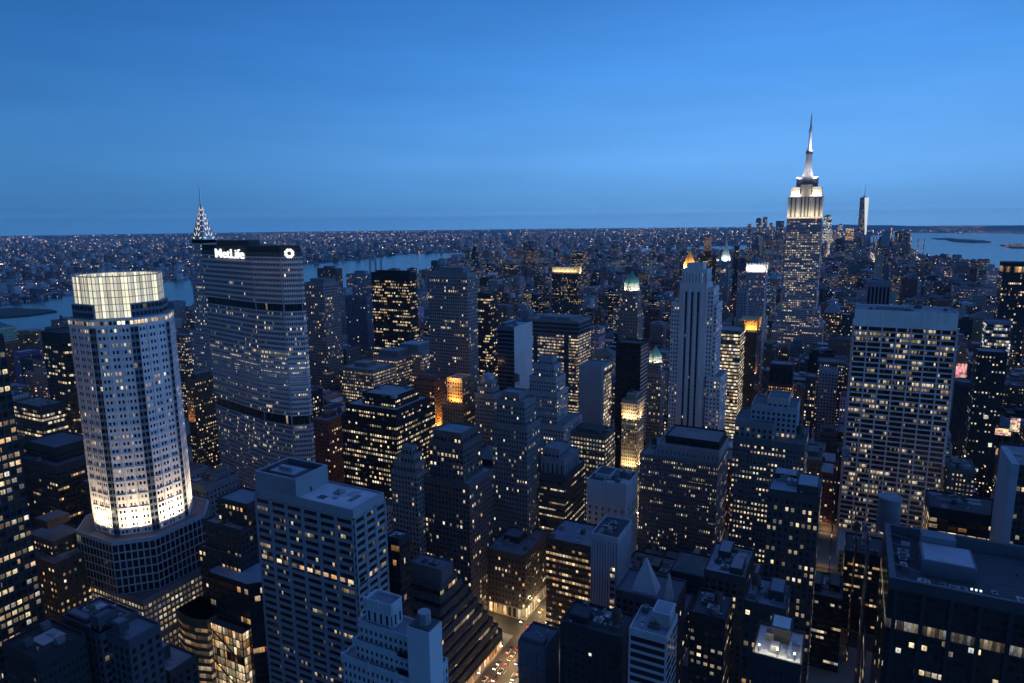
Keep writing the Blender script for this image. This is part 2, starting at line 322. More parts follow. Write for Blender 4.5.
def clutter(root,box,rcol,rng,n,z=None):
    """ducts, vents, bulkheads, skylights and patched roofing"""
    x0,x1,y0,y1,H=box; z=(H if z is None else z)+.01
    if x1-x0<7 or y1-y0<7: return
    for i in range(n):
        k=rng.choice(['roof_duct','roof_vent','roof_vent','skylight','roofing_patch','roofing_patch','stair_bulkhead','pipe_run']); x=rng.uniform(x0+1.2,x1-4); y=rng.uniform(y0+1.2,y1-4); mb=MB(); g=rng.uniform(.1,.55); mt=M['metal']
        if k=='roof_duct':
            if rng.random()<.5: mb.box(x,min(x1-1,x+rng.uniform(4,11)),y,y+.9,z+.4,z+1.2,(g,g,g),True)
            else: mb.box(x,x+.9,y,min(y1-1,y+rng.uniform(4,11)),z+.4,z+1.2,(g,g,g),True)
        elif k=='roof_vent': mb.cyl(x,y,z,z+rng.uniform(.7,1.6),.35,.35,8,(g,g,g)); mb.cyl(x,y,z+1.6,z+1.9,.6,.5,8,(g,g,g))
        elif k=='skylight': mb.box(x,x+2.4,y,y+1.6,z,z+.5,(.3,.34,.4))
        elif k=='roofing_patch': g=rng.uniform(.03,.5); mb.box(x,min(x1-1,x+rng.uniform(2.5,9)),y,min(y1-1,y+rng.uniform(2.5,9)),z,z+.03+i*.004,(g,g,g*1.03)); mt=M['roof']
        elif k=='stair_bulkhead': mb.box(x,x+2.6,y,y+3,z,z+2.7,(g*.6,g*.58,g*.55)); mt=M['stone']
        else: mb.tube((x,y,z+.3),(min(x1-1,x+rng.uniform(5,14)),min(y1-1,y+rng.uniform(-1,4)),z+.3),.14,6,(g*.6,g*.6,g*.6))
        mb.build(k,mt,root)
def reserve(x0,x1,y0,y1,H,ref=None,yb=None,root=None):
    cs=[proj(x,y,H) for x in(x0,x1) for y in(y0,y1)]
    OCC.append(dict(fp=(min(x0,x1),max(x0,x1),min(y0,y1),max(y0,y1)),H=H,px=(min(c[0] for c in cs),max(c[0] for c in cs)),yt=min(c[1] for c in cs),yb=yb,d=min(c[2] for c in cs),ref=ref))
def hero(name,cat,label,px,Y=None,H=None,X=None,st='stone',ref=None,yb=None,dep=None,tiers=None,roof=(),rcol=None,blank=2.5,cut=None,group=None,**k):
    box=survey(*px,Y=Y,H=H,X=X,dep=dep); x0,x1,y0,y1,H=box
    if y1-y0<9: y1=y0+9
    box=(x0,x1,y0,y1,H); s=style(st,**k); rng=random.Random(int(abs(x0*7+y0*13)))
    if px[3]>400 and max(s['wall'])<.4: s['wall']=tuple(q*.72 for q in s['wall'])  # foreground dimness painted into the wall colour of buildings low in view
    rcol=rcol or tuple([rng.uniform(.08,.3)]*3)
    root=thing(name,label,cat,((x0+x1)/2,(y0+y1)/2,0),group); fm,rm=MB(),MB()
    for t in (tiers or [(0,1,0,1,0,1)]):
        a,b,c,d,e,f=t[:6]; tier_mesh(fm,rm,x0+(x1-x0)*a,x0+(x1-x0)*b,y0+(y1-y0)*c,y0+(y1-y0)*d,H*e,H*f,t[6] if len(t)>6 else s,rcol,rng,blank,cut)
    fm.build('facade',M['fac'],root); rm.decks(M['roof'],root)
    for it in roof: roof_item(it,root,box,s,rcol,rng)
    if px[3]>400: clutter(root,box,rcol,rng,min(14,int((x1-x0)*(y1-y0)/60)+3))
    reserve(x0,x1,y0,y1,H,ref,yb,root)
    return root,box
def area_light(name,loc,target,energy,size,col,parent=None,spread=None):
    l=bpy.data.lights.new(name,'AREA'); l.energy=energy; l.shape='RECTANGLE'; l.size,l.size_y=size; l.color=col
    if spread: l.spread=spread
    o=link(bpy.data.objects.new(name,l)); from mathutils import Vector
    o.location=loc; o.rotation_euler=(Vector(target)-Vector(loc)).to_track_quat('-Z','Y').to_euler(); return o
def street_light(name,loc,energy,r,col):
    """light thrown down on the roadway by shielded lamps"""
    l=bpy.data.lights.new(name,'SPOT'); l.energy=energy; l.shadow_soft_size=r; l.color=col; l.spot_size=radians(150); l.spot_blend=.6
    o=link(bpy.data.objects.new(name,l)); o.location=loc; return o
def point_light(name,loc,energy,r,col):
    l=bpy.data.lights.new(name,'POINT'); l.energy=energy; l.shadow_soft_size=r; l.color=col
    o=link(bpy.data.objects.new(name,l)); o.location=loc; return o
# ================================================================== surveyed buildings
# ---- floodlit octagonal tower with the glass lantern crown
def lantern_tower():
    C=(-363,232); fp=(C[0]+22,C[1]-14); zf=lambda y: zat(fp[0],fp[1],y)
    root=thing('office_tower','pale octagonal stone tower floodlit at its foot, crowned by a glowing glass lantern','skyscraper',(C[0],C[1],0))
    oc=lambda r,ph=22.5,c=C:[(c[0]+r*cos(radians(ph+45*i)),c[1]+r*sin(radians(ph+45*i))) for i in range(8)]
    st=S((.74,.76,.74),bay=1.95,fl=3.9,ww=.55,wh=.46,lit=.2,coh=.45,warm=.6,bri=.85); glassy=S((.15,.18,.22),bay=2.2,fl=3.9,ww=.8,wh=.6,lit=.04,coh=.4,bri=.7); rng=random.Random(3)
    z0,z1,z2,z3,zc=zf(533),zf(327),zf(319),zf(305),zf(277)
    R=26.2; fm=MB(); gl=MB(); P=oc(R)
    for i in range(8):   # eight stone faces with recessed glass channels at the corners
        a,b=P[i],P[(i+1)%8]; L=hypot(a[0]-b[0],a[1]-b[1]); t=((b[0]-a[0])/L,(b[1]-a[1])/L); e=2.5
        a2,b2=(a[0]+t[0]*e,a[1]+t[1]*e),(b[0]-t[0]*e,b[1]-t[1]*e); fm.wall(a2,b2,z0,z1,st,rng)
        b3=(b[0]+ (C[0]-b[0])*.05,b[1]+(C[1]-b[1])*.05); c2=P[(i+2)%8]; t2=((c2[0]-b[0])/L,(c2[1]-b[1])/L); b4=(b[0]+t2[0]*e,b[1]+t2[1]*e)
        gl.wall(b2,b3,z0,z1,glassy,rng); gl.wall(b3,b4,z0,z1,glassy,rng)
    busy=style(st,lit=1.6,bri=1.25,fl=4.6,coh=.2,ww=.75,warm=.62)
    for i in range(8): fm.wall(P[i],P[(i+1)%8],z1,z2,busy,rng,nf=1)
    fm.face([(p[0],p[1],z2) for p in P],None,(.2,.2,.2))
    fm.build('shaft',M['fac'],root); gl.build('corner_glazing',M['fac'],root)
    faces=[]
    for i in range(8):
        a,b=P[i],P[(i+1)%8]; L=hypot(a[0]-b[0],a[1]-b[1]); t=((b[0]-a[0])/L,(b[1]-a[1])/L); e=2.0
        faces.append(((a[0]+t[0]*e,a[1]+t[1]*e),(b[0]-t[0]*e,b[1]-t[1]*e)))
    relief(root,'stone_grid_frame',faces,5.5,3.9*2,z0,z1,.7,.4,.45,.3,(.74,.76,.74))
    # glass shoulders either side of the lantern front
    sh=MB(); ribs=MB(); Q=oc(23.6)
    for i in range(8):
        if i==6: continue
        a,b=Q[i],Q[(i+1)%8]; c=C
        sh.wall(a,b,z2,z3,style(glassy,lit=.01),rng); sh.face([(a[0],a[1],z3),(b[0],b[1],z3),(c[0],c[1],z3)],None,(.15,.15,.16))
    for k in(6,7): sh.plain(Q[k],C,z2,z3,(.10,.12,.15))
    sh.build('shoulder',M['fac'],root)
    cr=MB(); T=oc(21.8)
    def lw(a,b,za,zb,n,nf): cr.face([(a[0],a[1],za),(b[0],b[1],za),(b[0],b[1],zb),(a[0],a[1],zb)],[(n*7,40),(n*7+n,40),(n*7+n,40+nf),(n*7,40+nf)])
    for i in range(8):
        a,b=T[i],T[(i+1)%8]; lw(a,b,z2 if i==6 else z3,zc,10,6 if i==6 else 4)
    cr.build('lantern_crown',M['lantern'],root)
    rb=MB()
    for i in range(8):
        a,b=T[i],T[(i+1)%8]
        for q in range(5):
            x=a[0]+(b[0]-a[0])*q/5; y=a[1]+(b[1]-a[1])*q/5; x,y=C[0]+(x-C[0])*1.012,C[1]+(y-C[1])*1.012; rb.tube((x,y,z2 if i==6 else z3),(x,y,zc+1.2),.22,5,(.5,.5,.48))
        rb.tube((a[0],a[1],zc),(b[0],b[1],zc),.3,5,(.5,.5,.48))
    rb.build('crown_frame',M['metal'],root)
    rt=MB(); rt.face([(p[0],p[1],zc-5) for p in T],None,(.4,.4,.38)); rt.build('roof',M['roof'],root)
    # lower glass-and-stone tiers
    t1,t2=MB(),MB(); blue=S((.34,.37,.42),bay=2.9,fl=5.2,ww=.78,wh=.82,lit=.02,coh=.6,bri=.8); low=S((.20,.20,.19),bay=2.6,fl=3.6,ww=.62,wh=.55,lit=1.5,coh=.05,warm=.48,bri=.55)
    q_=31; c_=15; oct2=[(C[0]-q_+c_,C[1]-q_),(C[0]+q_-c_,C[1]-q_),(C[0]+q_,C[1]-q_+c_),(C[0]+q_,C[1]+q_-c_),(C[0]+q_-c_,C[1]+q_),(C[0]-q_+c_,C[1]+q_),(C[0]-q_,C[1]+q_-c_),(C[0]-q_,C[1]-q_+c_)]; zz=z0+.2; zb=zf(583)
    poly_tier(t1,t2,oct2,zb,zz,blue,(.12,.12,.13),rng,1.2,.8)
    for (x0,x1,y0,y1,a,b) in ((C[0]-33,C[0]+36,C[1]-30,C[1]+33,zb-22,zb),(C[0]-35,C[0]+38,C[1]-32,C[1]+36,0,zb-22)): tier_mesh(t1,t2,x0,x1,y0,y1,a,b,low,(.12,.12,.13),rng,1.5)
    t1.build('base',M['fac'],root); t2.build('base_roof',M['roof'],root)
    for i in range(8):
        m=((P[i][0]+P[(i+1)%8][0])/2,(P[i][1]+P[(i+1)%8][1])/2); d=(m[0]-C[0],m[1]-C[1]); l=hypot(*d); d=(d[0]/l,d[1]/l)
        area_light('floodlight',(m[0]+d[0]*5,m[1]+d[1]*5,z0+1.2),(m[0]+d[0]*.5,m[1]+d[1]*.5,z0+46),9500,(14,1.0),(1,.89,.58),None,radians(115))
    reserve(C[0]-38,C[0]+42,C[1]-36,C[1]+40,0,'lantern tower',None,root); OCC[-1].update(px=(70,200),yt=272,yb=665,d=330)
lantern_tower()
# ---- the broad slab with the lit sign
def sign_slab():
    A,B,C,D=None,None,None,None
    C=at(280,250,Y=388); C=(C[0],C[1]); pB=(C[0]-31,C[1]); 
    dirA=(-cos(radians(13)),sin(radians(13)),0); s=along((pB[0],pB[1],240),dirA,201); A=(pB[0]+dirA[0]*s,pB[1]+dirA[1]*s)
    dirD=(cos(radians(38)),sin(radians(38)),0); s=along((C[0],C[1],240),dirD,299); D=(C[0]+dirD[0]*s,C[1]+dirD[1]*s)
    yb=max(A[1],D[1])+4; P=[A,pB,C,D,(D[0]-1,D[1]+4),(C[0]-7,D[1]+13),(pB[0],yb+10),(A[0],yb+7)]
    root=thing('office_tower','broad slab tower with the white lit sign high on its face','skyscraper',(C[0],C[1],0))
    zf=lambda y: zat(C[0],C[1],y)
    H=zf(246); m1,m2=zf(308),zf(421); top=zf(257)
    st=S((.54,.54,.53),bay=1.55,fl=4.05,ww=.62,wh=.52,lit=.13,coh=.35,warm=.5,bri=1.); busy=style(st,lit=.7,coh=.6,bri=.9); rng=random.Random(5); fm,rm=MB(),MB()
    zs=[(0,m2-4,style(st,lit=.13,coh=.1,bri=.9)),(m2+4,zf(375),st),(zf(375),zf(352),busy),(zf(352),m1-3,st),(m1+3,top,style(st,lit=.025))]
    n=len(P); mech=style('dark',ww=.7,wh=.85,lit=.05,fl=8,bay=3)
    for a,b,s in zs:
        for i in range(n): fm.wall(P[i],P[(i+1)%n],a,b,s,rng)
    for a,b in ((m2-4,m2+4),(m1-3,m1+3)):
        Q=inset(P,2.0)
        for i in range(n): fm.wall(Q[i],Q[(i+1)%n],a,b,mech,rng,nf=1)
        for z in(a,b): fm.face([(p[0],p[1],z) for p in P],None,(.2,.2,.2))
    lou=style(st,wall=(.16,.16,.17),bay=1.0,fl=14,ww=.55,wh=1.,lit=0)
    for i in range(n): fm.wall(P[i],P[(i+1)%n],top,H-5,lou,rng,nf=1)
    Q=inset(P,1.2)
    for i in range(n): fm.plain(Q[i],Q[(i+1)%n],H-5,H,(.03,.03,.035))
    rm.face([(p[0],p[1],H-5.01) for p in P],None,(.1,.1,.1)); rm.face([(p[0],p[1],H) for p in Q],None,(.07,.07,.08))
    fm.build('facade',M['fac'],root); rm.decks(M['roof'],root)
    fr=relief(root,'spandrel_frame',[(P[i],P[i+1]) for i in (0,1,2,3)],0,4.05,m2+4,m1-3,0,0,1.1,.3,(.70,.69,.67))
    relief(root,'spandrel_frame',[(P[i],P[i+1]) for i in (0,1,2,3)],0,4.05,m1+3,top,0,0,1.1,.3,(.70,.69,.67))
    relief(root,'spandrel_frame',[(P[i],P[i+1]) for i in (0,1,2,3)],0,4.05,zf(500),m2-4,0,0,1.1,.3,(.64,.63,.61))
    relief(root,'corner_pier_frame',[(P[i],P[i+1]) for i in (1,2)],200,0,zf(500),top,.9,.5,0,0,(.46,.46,.47))
    mb=MB(); cx,cy=(pB[0]+A[0])/2,(pB[1]+yb)/2
    mb.box(cx-10,cx+28,cy-2,cy+10,H,H+4,(.05,.05,.055)); mb.build('penthouse',M['stone'],root)
    mb=MB(); p=at(287,244,Y=C[1]+25); mb.cyl(p[0],p[1],H,H+9,.5,.2,6); mb.build('antenna_mast',M['metal'],root)
    # lettering on the face between A and B
    t=((pB[0]-A[0]),(pB[1]-A[1])); L=hypot(*t); t=(t[0]/L,t[1]/L); ang=atan2(t[1],t[0]); nn=(t[1],-t[0])
    s0=along((A[0],A[1],H-8),(t[0],t[1],0),215.5); s1=along((A[0],A[1],H-8),(t[0],t[1],0),244)
    cu=bpy.data.curves.new('sign_lettering','FONT'); cu.body='MetLife'; cu.size=10; cu.extrude=.35; cu.offset=.06; cu.materials.append(M['glowwhite'])
    o=link(bpy.data.objects.new('lettering_curve',cu)); bpy.context.view_layer.update(); w=o.dimensions.x; hh=o.dimensions.y
    me=bpy.data.meshes.new_from_object(o.evaluated_get(bpy.context.evaluated_depsgraph_get())); bpy.data.objects.remove(o); o=link(bpy.data.objects.new('sign_lettering',me))
    o.parent=root; o.scale=((s1-s0)/w,7.6/hh,1); o.rotation_euler=(pi/2,0,ang)
    zb=zat(A[0],A[1],256.5); wx,wy=A[0]+t[0]*s0+nn[0]*.6,A[1]+t[1]*s0+nn[1]*.6; o.location=(wx-C[0],wy-C[1],zb)
    # round emblem on the face between C and D
    u=((D[0]-C[0]),(D[1]-C[1])); L2=hypot(*u); u=(u[0]/L2,u[1]/L2); n2=(u[1],-u[0]); s=along((C[0],C[1],H-8),(u[0],u[1],0),289.5); zc=zf(253.5)
    mb=MB(); c0=(C[0]+u[0]*s+n2[0]*.6,C[1]+u[1]*s+n2[1]*.6)
    pt=lambda r,a:(c0[0]+u[0]*r*cos(a),c0[1]+u[1]*r*cos(a),zc+r*sin(a))
    for i in range(8):   # eight petals round an open middle
        a=i*pi/4+pi/8
        for da in(-.36,-.12,.12): mb.face([pt(1.5,a+da),pt(3.1+.9*cos((da)*3.2),a+da),pt(3.1+.9*cos((da+.24)*3.2),a+da+.24),pt(1.5,a+da+.24)],None,(1,1,1),(1.3,0,0))
        mb.face([pt(1.5,a+.36),pt(3.35,a+.36),pt(3.35,a+.4254),pt(1.5,a+.4254)],None,(1,1,1),(1.3,0,0))
    mb.build('sign_emblem',M['glow'],root)
    reserve(A[0]-2,D[0],C[1],yb+15,H,'slab with lit sign',470,root); OCC[-1]['px']=(200,304)
m,k,out=newmat('white_letters'); e=k.new('ShaderNodeEmission'); e.inputs[1].default_value=1.5; k.put(out.inputs[0],e.outputs[0]); m.cycles.emission_sampling='NONE'; M['glowwhite']=m
sign_slab()
# ---- the needle-crowned tower behind it
def needle_tower():
    p=at(204.5,245,Y=556); X,Y=p[0],p[1]; zf=lambda y: zat(X,Y,y); z0,z1,zt=zf(243),zf(204),zf(177)
    root=thing('skyscraper','slender tower with tiered steel arches, lit triangles and a needle spire','skyscraper',(X,Y,0))
    st=S((.40,.40,.42),bay=2.6,fl=3.7,ww=.45,wh=.5,lit=.25,coh=.2,warm=.45); rng=random.Random(8); fm,rm=MB(),MB(); w=9.3
    tier_mesh(fm,rm,X-w,X+w,Y-w,Y+w,zf(278),z0,st,(.2,.2,.2),rng,1); tier_mesh(fm,rm,X-w-3,X+w+3,Y-w-3,Y+w+3,zf(330),zf(278),st,(.2,.2,.2),rng,1); tier_mesh(fm,rm,X-18,X+18,Y-18,Y+18,0,zf(330),style(st,lit=.2),(.2,.2,.2),rng,1)
    fm.build('shaft',M['fac'],root); rm.decks(M['roof'],root)
    mb=MB(); tri=MB(); n=6; zz=z0
    for i in range(n):
        f=1-.88*(i/n)**.85; hw=w*f; base=z0+(z1-z0)*(i/n)**.95*.88; h=(z1-z0)*.30*(.5+.5*f)*1.15; K=10
        prof=[(-hw,0)]+[(-hw*cos(pi*q/K),h*.25+h*.75*sin(pi*q/K)) for q in range(K+1)]+[(hw,0)]
        for ax in(0,1):
            A=[(X+q[0],Y-hw,base+q[1]) if ax==0 else (X-hw,Y+q[0],base+q[1]) for q in prof]; B=[(X+q[0],Y+hw,base+q[1]) if ax==0 else (X+hw,Y+q[0],base+q[1]) for q in prof]
            mb.face(A,None,(.55,.55,.56)); mb.face(B[::-1],None,(.55,.55,.56))
            for q in range(len(prof)-1): mb.face([A[q],A[q+1],B[q+1],B[q]],None,(.55,.55,.56))
            m_=max(3,5-i//2)
            for q in range(m_):   # lit triangles around the rim of each arch
                a=pi*(q+.5)/m_; r0,r1=.5,.95; d=.15+.05*i
                for sgn in(-1,1):
                    T=[(-hw*r0*cos(a-d),h*.25+h*.75*r0*sin(a-d)),(-hw*r0*cos(a+d),h*.25+h*.75*r0*sin(a+d)),(-hw*r1*cos(a),h*.25+h*.75*r1*sin(a))]
                    tri.face([(X+t[0],Y+sgn*(hw+.15),base+t[1]) if ax==0 else (X+sgn*(hw+.15),Y+t[0],base+t[1]) for t in T],None,(1.,.86,.72),(1.1,0,0))
    mb.build('arched_crown',M['steel'],root); tri.build('triangular_glazing',M['glow'],root)
    s=MB(); s.cyl(X,Y,z1-8,z1,2.2,1.3,8,(.5,.5,.52)); s.cyl(X,Y,z1,zt,1.3,.12,8,(.5,.5,.52)); s.build('spire',M['steel'],root)
    reserve(X-18,X+18,Y-18,Y+18,z0,'needle spired tower',None,root); OCC[-1].update(px=(192,214),yb=375,yt=178)
needle_tower()
# ---- the stepped tower with the floodlit crown and mast
def mast_tower():
    X,Y=at(804.5,215,Y=1258)[:2]; zf=lambda y: zat(X,Y,y); Yc=Y+21
    root=thing('skyscraper','stepped limestone tower with floodlit white crown, mast and lit window rows','skyscraper',(X,Yc,0))
    k=1/(proj(X+1,Y,250)[0]-proj(X,Y,250)[0])  # metres of north face per pixel
    st=S((.58,.56,.54),bay=3.3,fl=3.75,ww=.62,wh=.5,lit=.62,coh=.5,warm=.58,bri=.8); cr=style(st,wall=(.62,.60,.56),lit=.05,ww=.3); rng=random.Random(9); fm,rm=MB(),MB()
    def tier(wp,dep,ya,yb,s,c=None): tier_mesh(fm,rm,X-wp/2*k,X+wp/2*k,Yc-dep/2,Yc+dep/2,zf(yb) if yb else 0,zf(ya),s,(.3,.3,.3),rng,1.2)
    tier(34.5,41,217.5,None,st); tier(36,34,232,None,style(st,lit=.4)); tier(43,50,309,None,style(st,lit=.4)); tier(52,56,326,None,style(st,lit=.3)); tier(66,58,346,None,style(st,lit=.2))
    fm.build('shaft',M['fac'],root)
    c=MB()
    def ctier(u0,u1,dep,ya,yb,s=cr): tier_mesh(c,rm,X+u0*k,X+u1*k,Yc-dep/2,Yc+dep/2,zf(yb),zf(ya),s,(.4,.4,.4),rng,1)
    ctier(-17,17,38,196,217.5); ctier(-15,-5,34,187.5,196); ctier(5,15,34,187.5,196); ctier(-6,6,34,185,196,style(cr,wall=(.3,.3,.31)))
    ctier(-10.5,10.5,28,177.5,187.5,style(cr,wall=(.20,.21,.24)))
    # piers that rise past the crown's edges and a dark centre bay
    for u in(-17,-12,-7.4,7.4,12,17): c.box(X+u*k-.8,X+u*k+.8,Yc-20.6,Yc-19.05,zf(217.5),zf(195.5),(.62,.60,.56),True)
    [c.box(X+u*k,X+(u+1.5)*k,Yc-19.3,Yc-19.02,zf(217.5),zf(197),(.10,.10,.11),True) for u in(-4.6,-1.2,2.2,-10.5,-14.8,9.2,13.4)]
    c.build('crown',M['fac'],root); rm.decks(M['roof'],root)
    w_=34.5/2*k; relief(root,'pier_frame',[((X-w_,Yc-20.5),(X+w_,Yc-20.5)),((X+w_,Yc-20.5),(X+w_,Yc+20.5)),((X-w_,Yc+20.5),(X-w_,Yc-20.5))],3.3,0,zf(309),zf(218.2),1.0,.5,0,0,(.60,.58,.56))
    w2=43/2*k; relief(root,'pier_frame',[((X-w2,Yc-25),(X+w2,Yc-25))],3.3,0,zf(326),zf(309.6),1.0,.5,0,0,(.60,.58,.56))
    Z=lambda y: zat(X,Yc,y); m_=MB(); m_.cyl(X,Yc,Z(177.5),Z(172),10.5,7.6,12,(.62,.62,.62)); m_.cyl(X,Yc,Z(172),Z(154),6.8,4.6,12,(.62,.62,.62)); m_.cyl(X,Yc,Z(154),Z(151),5.6,5.6,12,(.12,.12,.14)); m_.cyl(X,Yc,Z(151),Z(146.5),4.6,1.9,12,(.5,.5,.5))
    for i in range(4):
        a=i*pi/2+pi/4; m_.prism([(X+cos(a+d)*r,Yc+sin(a+d)*r) for d,r in((-.25,4.6),(-.12,9.5),(.12,9.5),(.25,4.6))],Z(177.5),Z(158),(.66,.66,.66),Q=[(X+cos(a+d)*r,Yc+sin(a+d)*r) for d,r in((-.25,4.2),(-.2,4.9),(.2,4.9),(.25,4.2))])
    m_.build('mast',M['stone'],root)
    a=MB(); a.cyl(X,Yc,Z(146.5),Z(132),2.5,2.0,8,(.6,.6,.62)); a.cyl(X,Yc,Z(132),Z(129),2.9,2.9,8,(.5,.5,.52)); a.cyl(X,Yc,Z(129),Z(117),1.7,1.0,8,(.6,.6,.62)); a.cyl(X,Yc,Z(117),Z(112.5),.6,.2,6,(.3,.3,.3)); a.build('antenna',M['stone'],root)
    white=(1,.84,.56)
    area_light('floodlight',(X,Yc-27.5,zf(218)+1),(X,Yc-19,zf(206)),11000,(58,2),white)
    area_light('floodlight',(X+38,Yc,zf(218)+1),(X+28,Yc,zf(206)),7000,(2,38),white)
    for u in(-10,10): area_light('floodlight',(X+u*k,Yc-23,zf(196)+1),(X+u*k,Yc-16.5,zf(190)),5500,(15,1.5),white)
    area_light('floodlight',(X+15,Yc-15,zf(178)+1),(X,Yc,zf(160)),11000,(6,6),(1,.95,.9)); area_light('floodlight',(X-15,Yc-15,zf(178)+1),(X,Yc,zf(160)),9000,(6,6),(1,.95,.9))
    area_light('floodlight',(X+9,Yc-9,zf(150)),(X,Yc,zf(125)),16000,(3,3),(.9,.95,1))
    reserve(X-66/2*k,X+66/2*k,Yc-30,Yc+30,zf(218),'floodlit mast tower',None,root); OCC[-1].update(px=(776,824),yb=342,yt=112)
mast_tower()
# ---- white-framed slab with the blank top band
def framed_slab():
    x0,x1,y0,y1,H=survey(855.5,855.5,959,309,Y=556,dep=38); zf=lambda y: zat(x1,y0,y)
    root=thing('office_tower','wide white-framed slab tower with blank top band and seven bays of dark glass','skyscraper',((x0+x1)/2,(y0+y1)/2,0))
    rng=random.Random(2); fm,rm=MB(),MB(); w=(.78,.78,.74); zt=zat(x0,y0,325)
    for a,b in (((x0,y0),(x1,y0)),((x1,y0),(x1,y1)),((x1,y1),(x0,y1)),((x0,y1),(x0,y0))):
        fm.plain(a,b,0,zt,(.03,.03,.035)); fm.plain(a,b,zt,H,w)
    rm.box(x0+.6,x1-.6,y0+.6,y1-.6,H-2,H-1.2,(.3,.3,.31)); fm.build('core_wall',M['fac'],root); rm.build('roof',M['roof'],root)
    st=S((.03,.03,.03),ww=.97,wh=.78,lit=.30,coh=.6,warm=.5,bri=.7); fl=3.95
    N_,W_f=((x0,y0),(x1,y0)),((x1,y0),(x1,y1)); E_f=((x0,y1),(x0,y0)); z0=18
    windows(root,[N_],(x1-x0)/7,fl,z0,zt,.6,.55,st,8,.12,100,rng)
    windows(root,[W_f,E_f],9,fl,z0,zt,.6,.55,st,8,.12,0,rng)
    relief(root,'pier_frame',[N_,E_f,W_f],(x1-x0)/7,0,z0,zt,.95,1.1,0,0,w); relief(root,'spandrel_frame',[N_,E_f,W_f],0,fl,z0,zt,0,0,1.05,.8,w)
    fl_=MB()   # the foot sweeps outwards
    for i in range(6):
        a,b=(i/6)**2*14,((i+1)/6)**2*14; za,zb=18-18*i/6,18-18*(i+1)/6; fl_.face([(x0,y0-a,za),(x1,y0-a,za),(x1,y0-b,zb),(x0,y0-b,zb)],None,(.45,.45,.45))
    fl_.build('flared_foot',M['stone'],root)
    mb=MB(); mb.box(x0+14,x1-30,y0+14,y1-10,H-1.2,H+1.2,(.3,.3,.32)); mb.build('penthouse',M['stone'],root)
    roof_item(('units',6,H-1.2),root,(x0,x1,y0,y1,H),dict(wall=(.3,.3,.3)),(.3,.3,.3),rng)
    reserve(x0,x1,y0-14,y1,H,'white framed slab',528,root); OCC[-1]['px']=(840,960)
framed_slab()
# ---- tower of vertical dark stripes
def striped_tower():
    x0,x1,y0,y1,H=survey(680,707.5,717,285,Y=570,dep=24); zf=lambda y: zat(x1,y0,y); w=x1-x0; k=w/27.5
    root=thing('office_tower','pale limestone setback tower with three dark vertical stripes up its face','skyscraper',((x0+x1)/2,(y0+y1)/2,0))
    st=S((.72,.72,.70),bay=2.6,fl=3.6,ww=.42,wh=.5,lit=.14,coh=.1,warm=.5); rng=random.Random(4); fm,rm=MB(),MB(); sb=MB()
    tier_mesh(fm,rm,x0,x1,y0,y1,0,H,style(st,ww=0),(.25,.25,.25),rng,1)
    tier_mesh(fm,rm,x0+1.2*k,x1-1*k,y0+2,y1-3,H,zf(271),style(st,ww=.2,wh=.8,fl=9),(.25,.25,.25),rng,1)
    tier_mesh(fm,rm,x0+5*k,x1-6*k,y0+5,y1-6,zf(271),zf(265),style(st,ww=0),(.25,.25,.25),rng,1)
    tier_mesh(fm,rm,x0-8.5*k,x0,y0+1.5,y1,0,zat(x0,y0,304),st,(.25,.25,.25),rng,2); tier_mesh(fm,rm,x1,x1+6*k,y0+2,y1+3,0,zf(289),st,(.25,.25,.25),rng,2)
    tier_mesh(fm,rm,x1+6*k,x1+9.5*k,y0+4,y1+6,0,zf(305),st,(.25,.25,.25),rng,2); tier_mesh(fm,rm,x1+3*k,x1+17*k,y0-1.5,y1+8,0,zf(377),style(st,lit=.2),(.25,.25,.25),rng,2)
    tier_mesh(fm,rm,x0-11*k,x1+17*k,y0-3.5,y1+10,0,zf(436),style(st,lit=.2),(.25,.25,.25),rng,2)
    fm.build('facade',M['fac'],root); rm.decks(M['roof'],root)
    ds=style('dark',wall=(.05,.05,.055),bay=1.5,fl=3.6,ww=.8,wh=.55,lit=.02)
    for u in(6.8,12.8,19):
        s=MB(); a,b=x0+(u-1.0)*k,x0+(u+1.0)*k; s.wall((a,y0-.06),(b,y0-.06),0,H-6,ds,rng,n=2); s.build('window_stripe',M['fac'],root)
    relief(root,'pier_frame',[((x0,y0),(x1,y0))],0,0,0,H,0,0,0,0,(.4,.4,.4)) if 0 else None
    p=MB()
    for u in(4.6,9.9,16,22.2): p.box(x0+(u-.9)*k,x0+(u+.9)*k,y0-.8,y0-.02,0,H-3,(.72,.66,.62),True)
    p.build('pier_frame',M['stone'],root)
    reserve(x0-11*k,x1+17*k,y0-4,y1+10,H,'limestone striped tower',438,root); OCC[-1].update(px=(668,728),yt=266)
striped_tower()
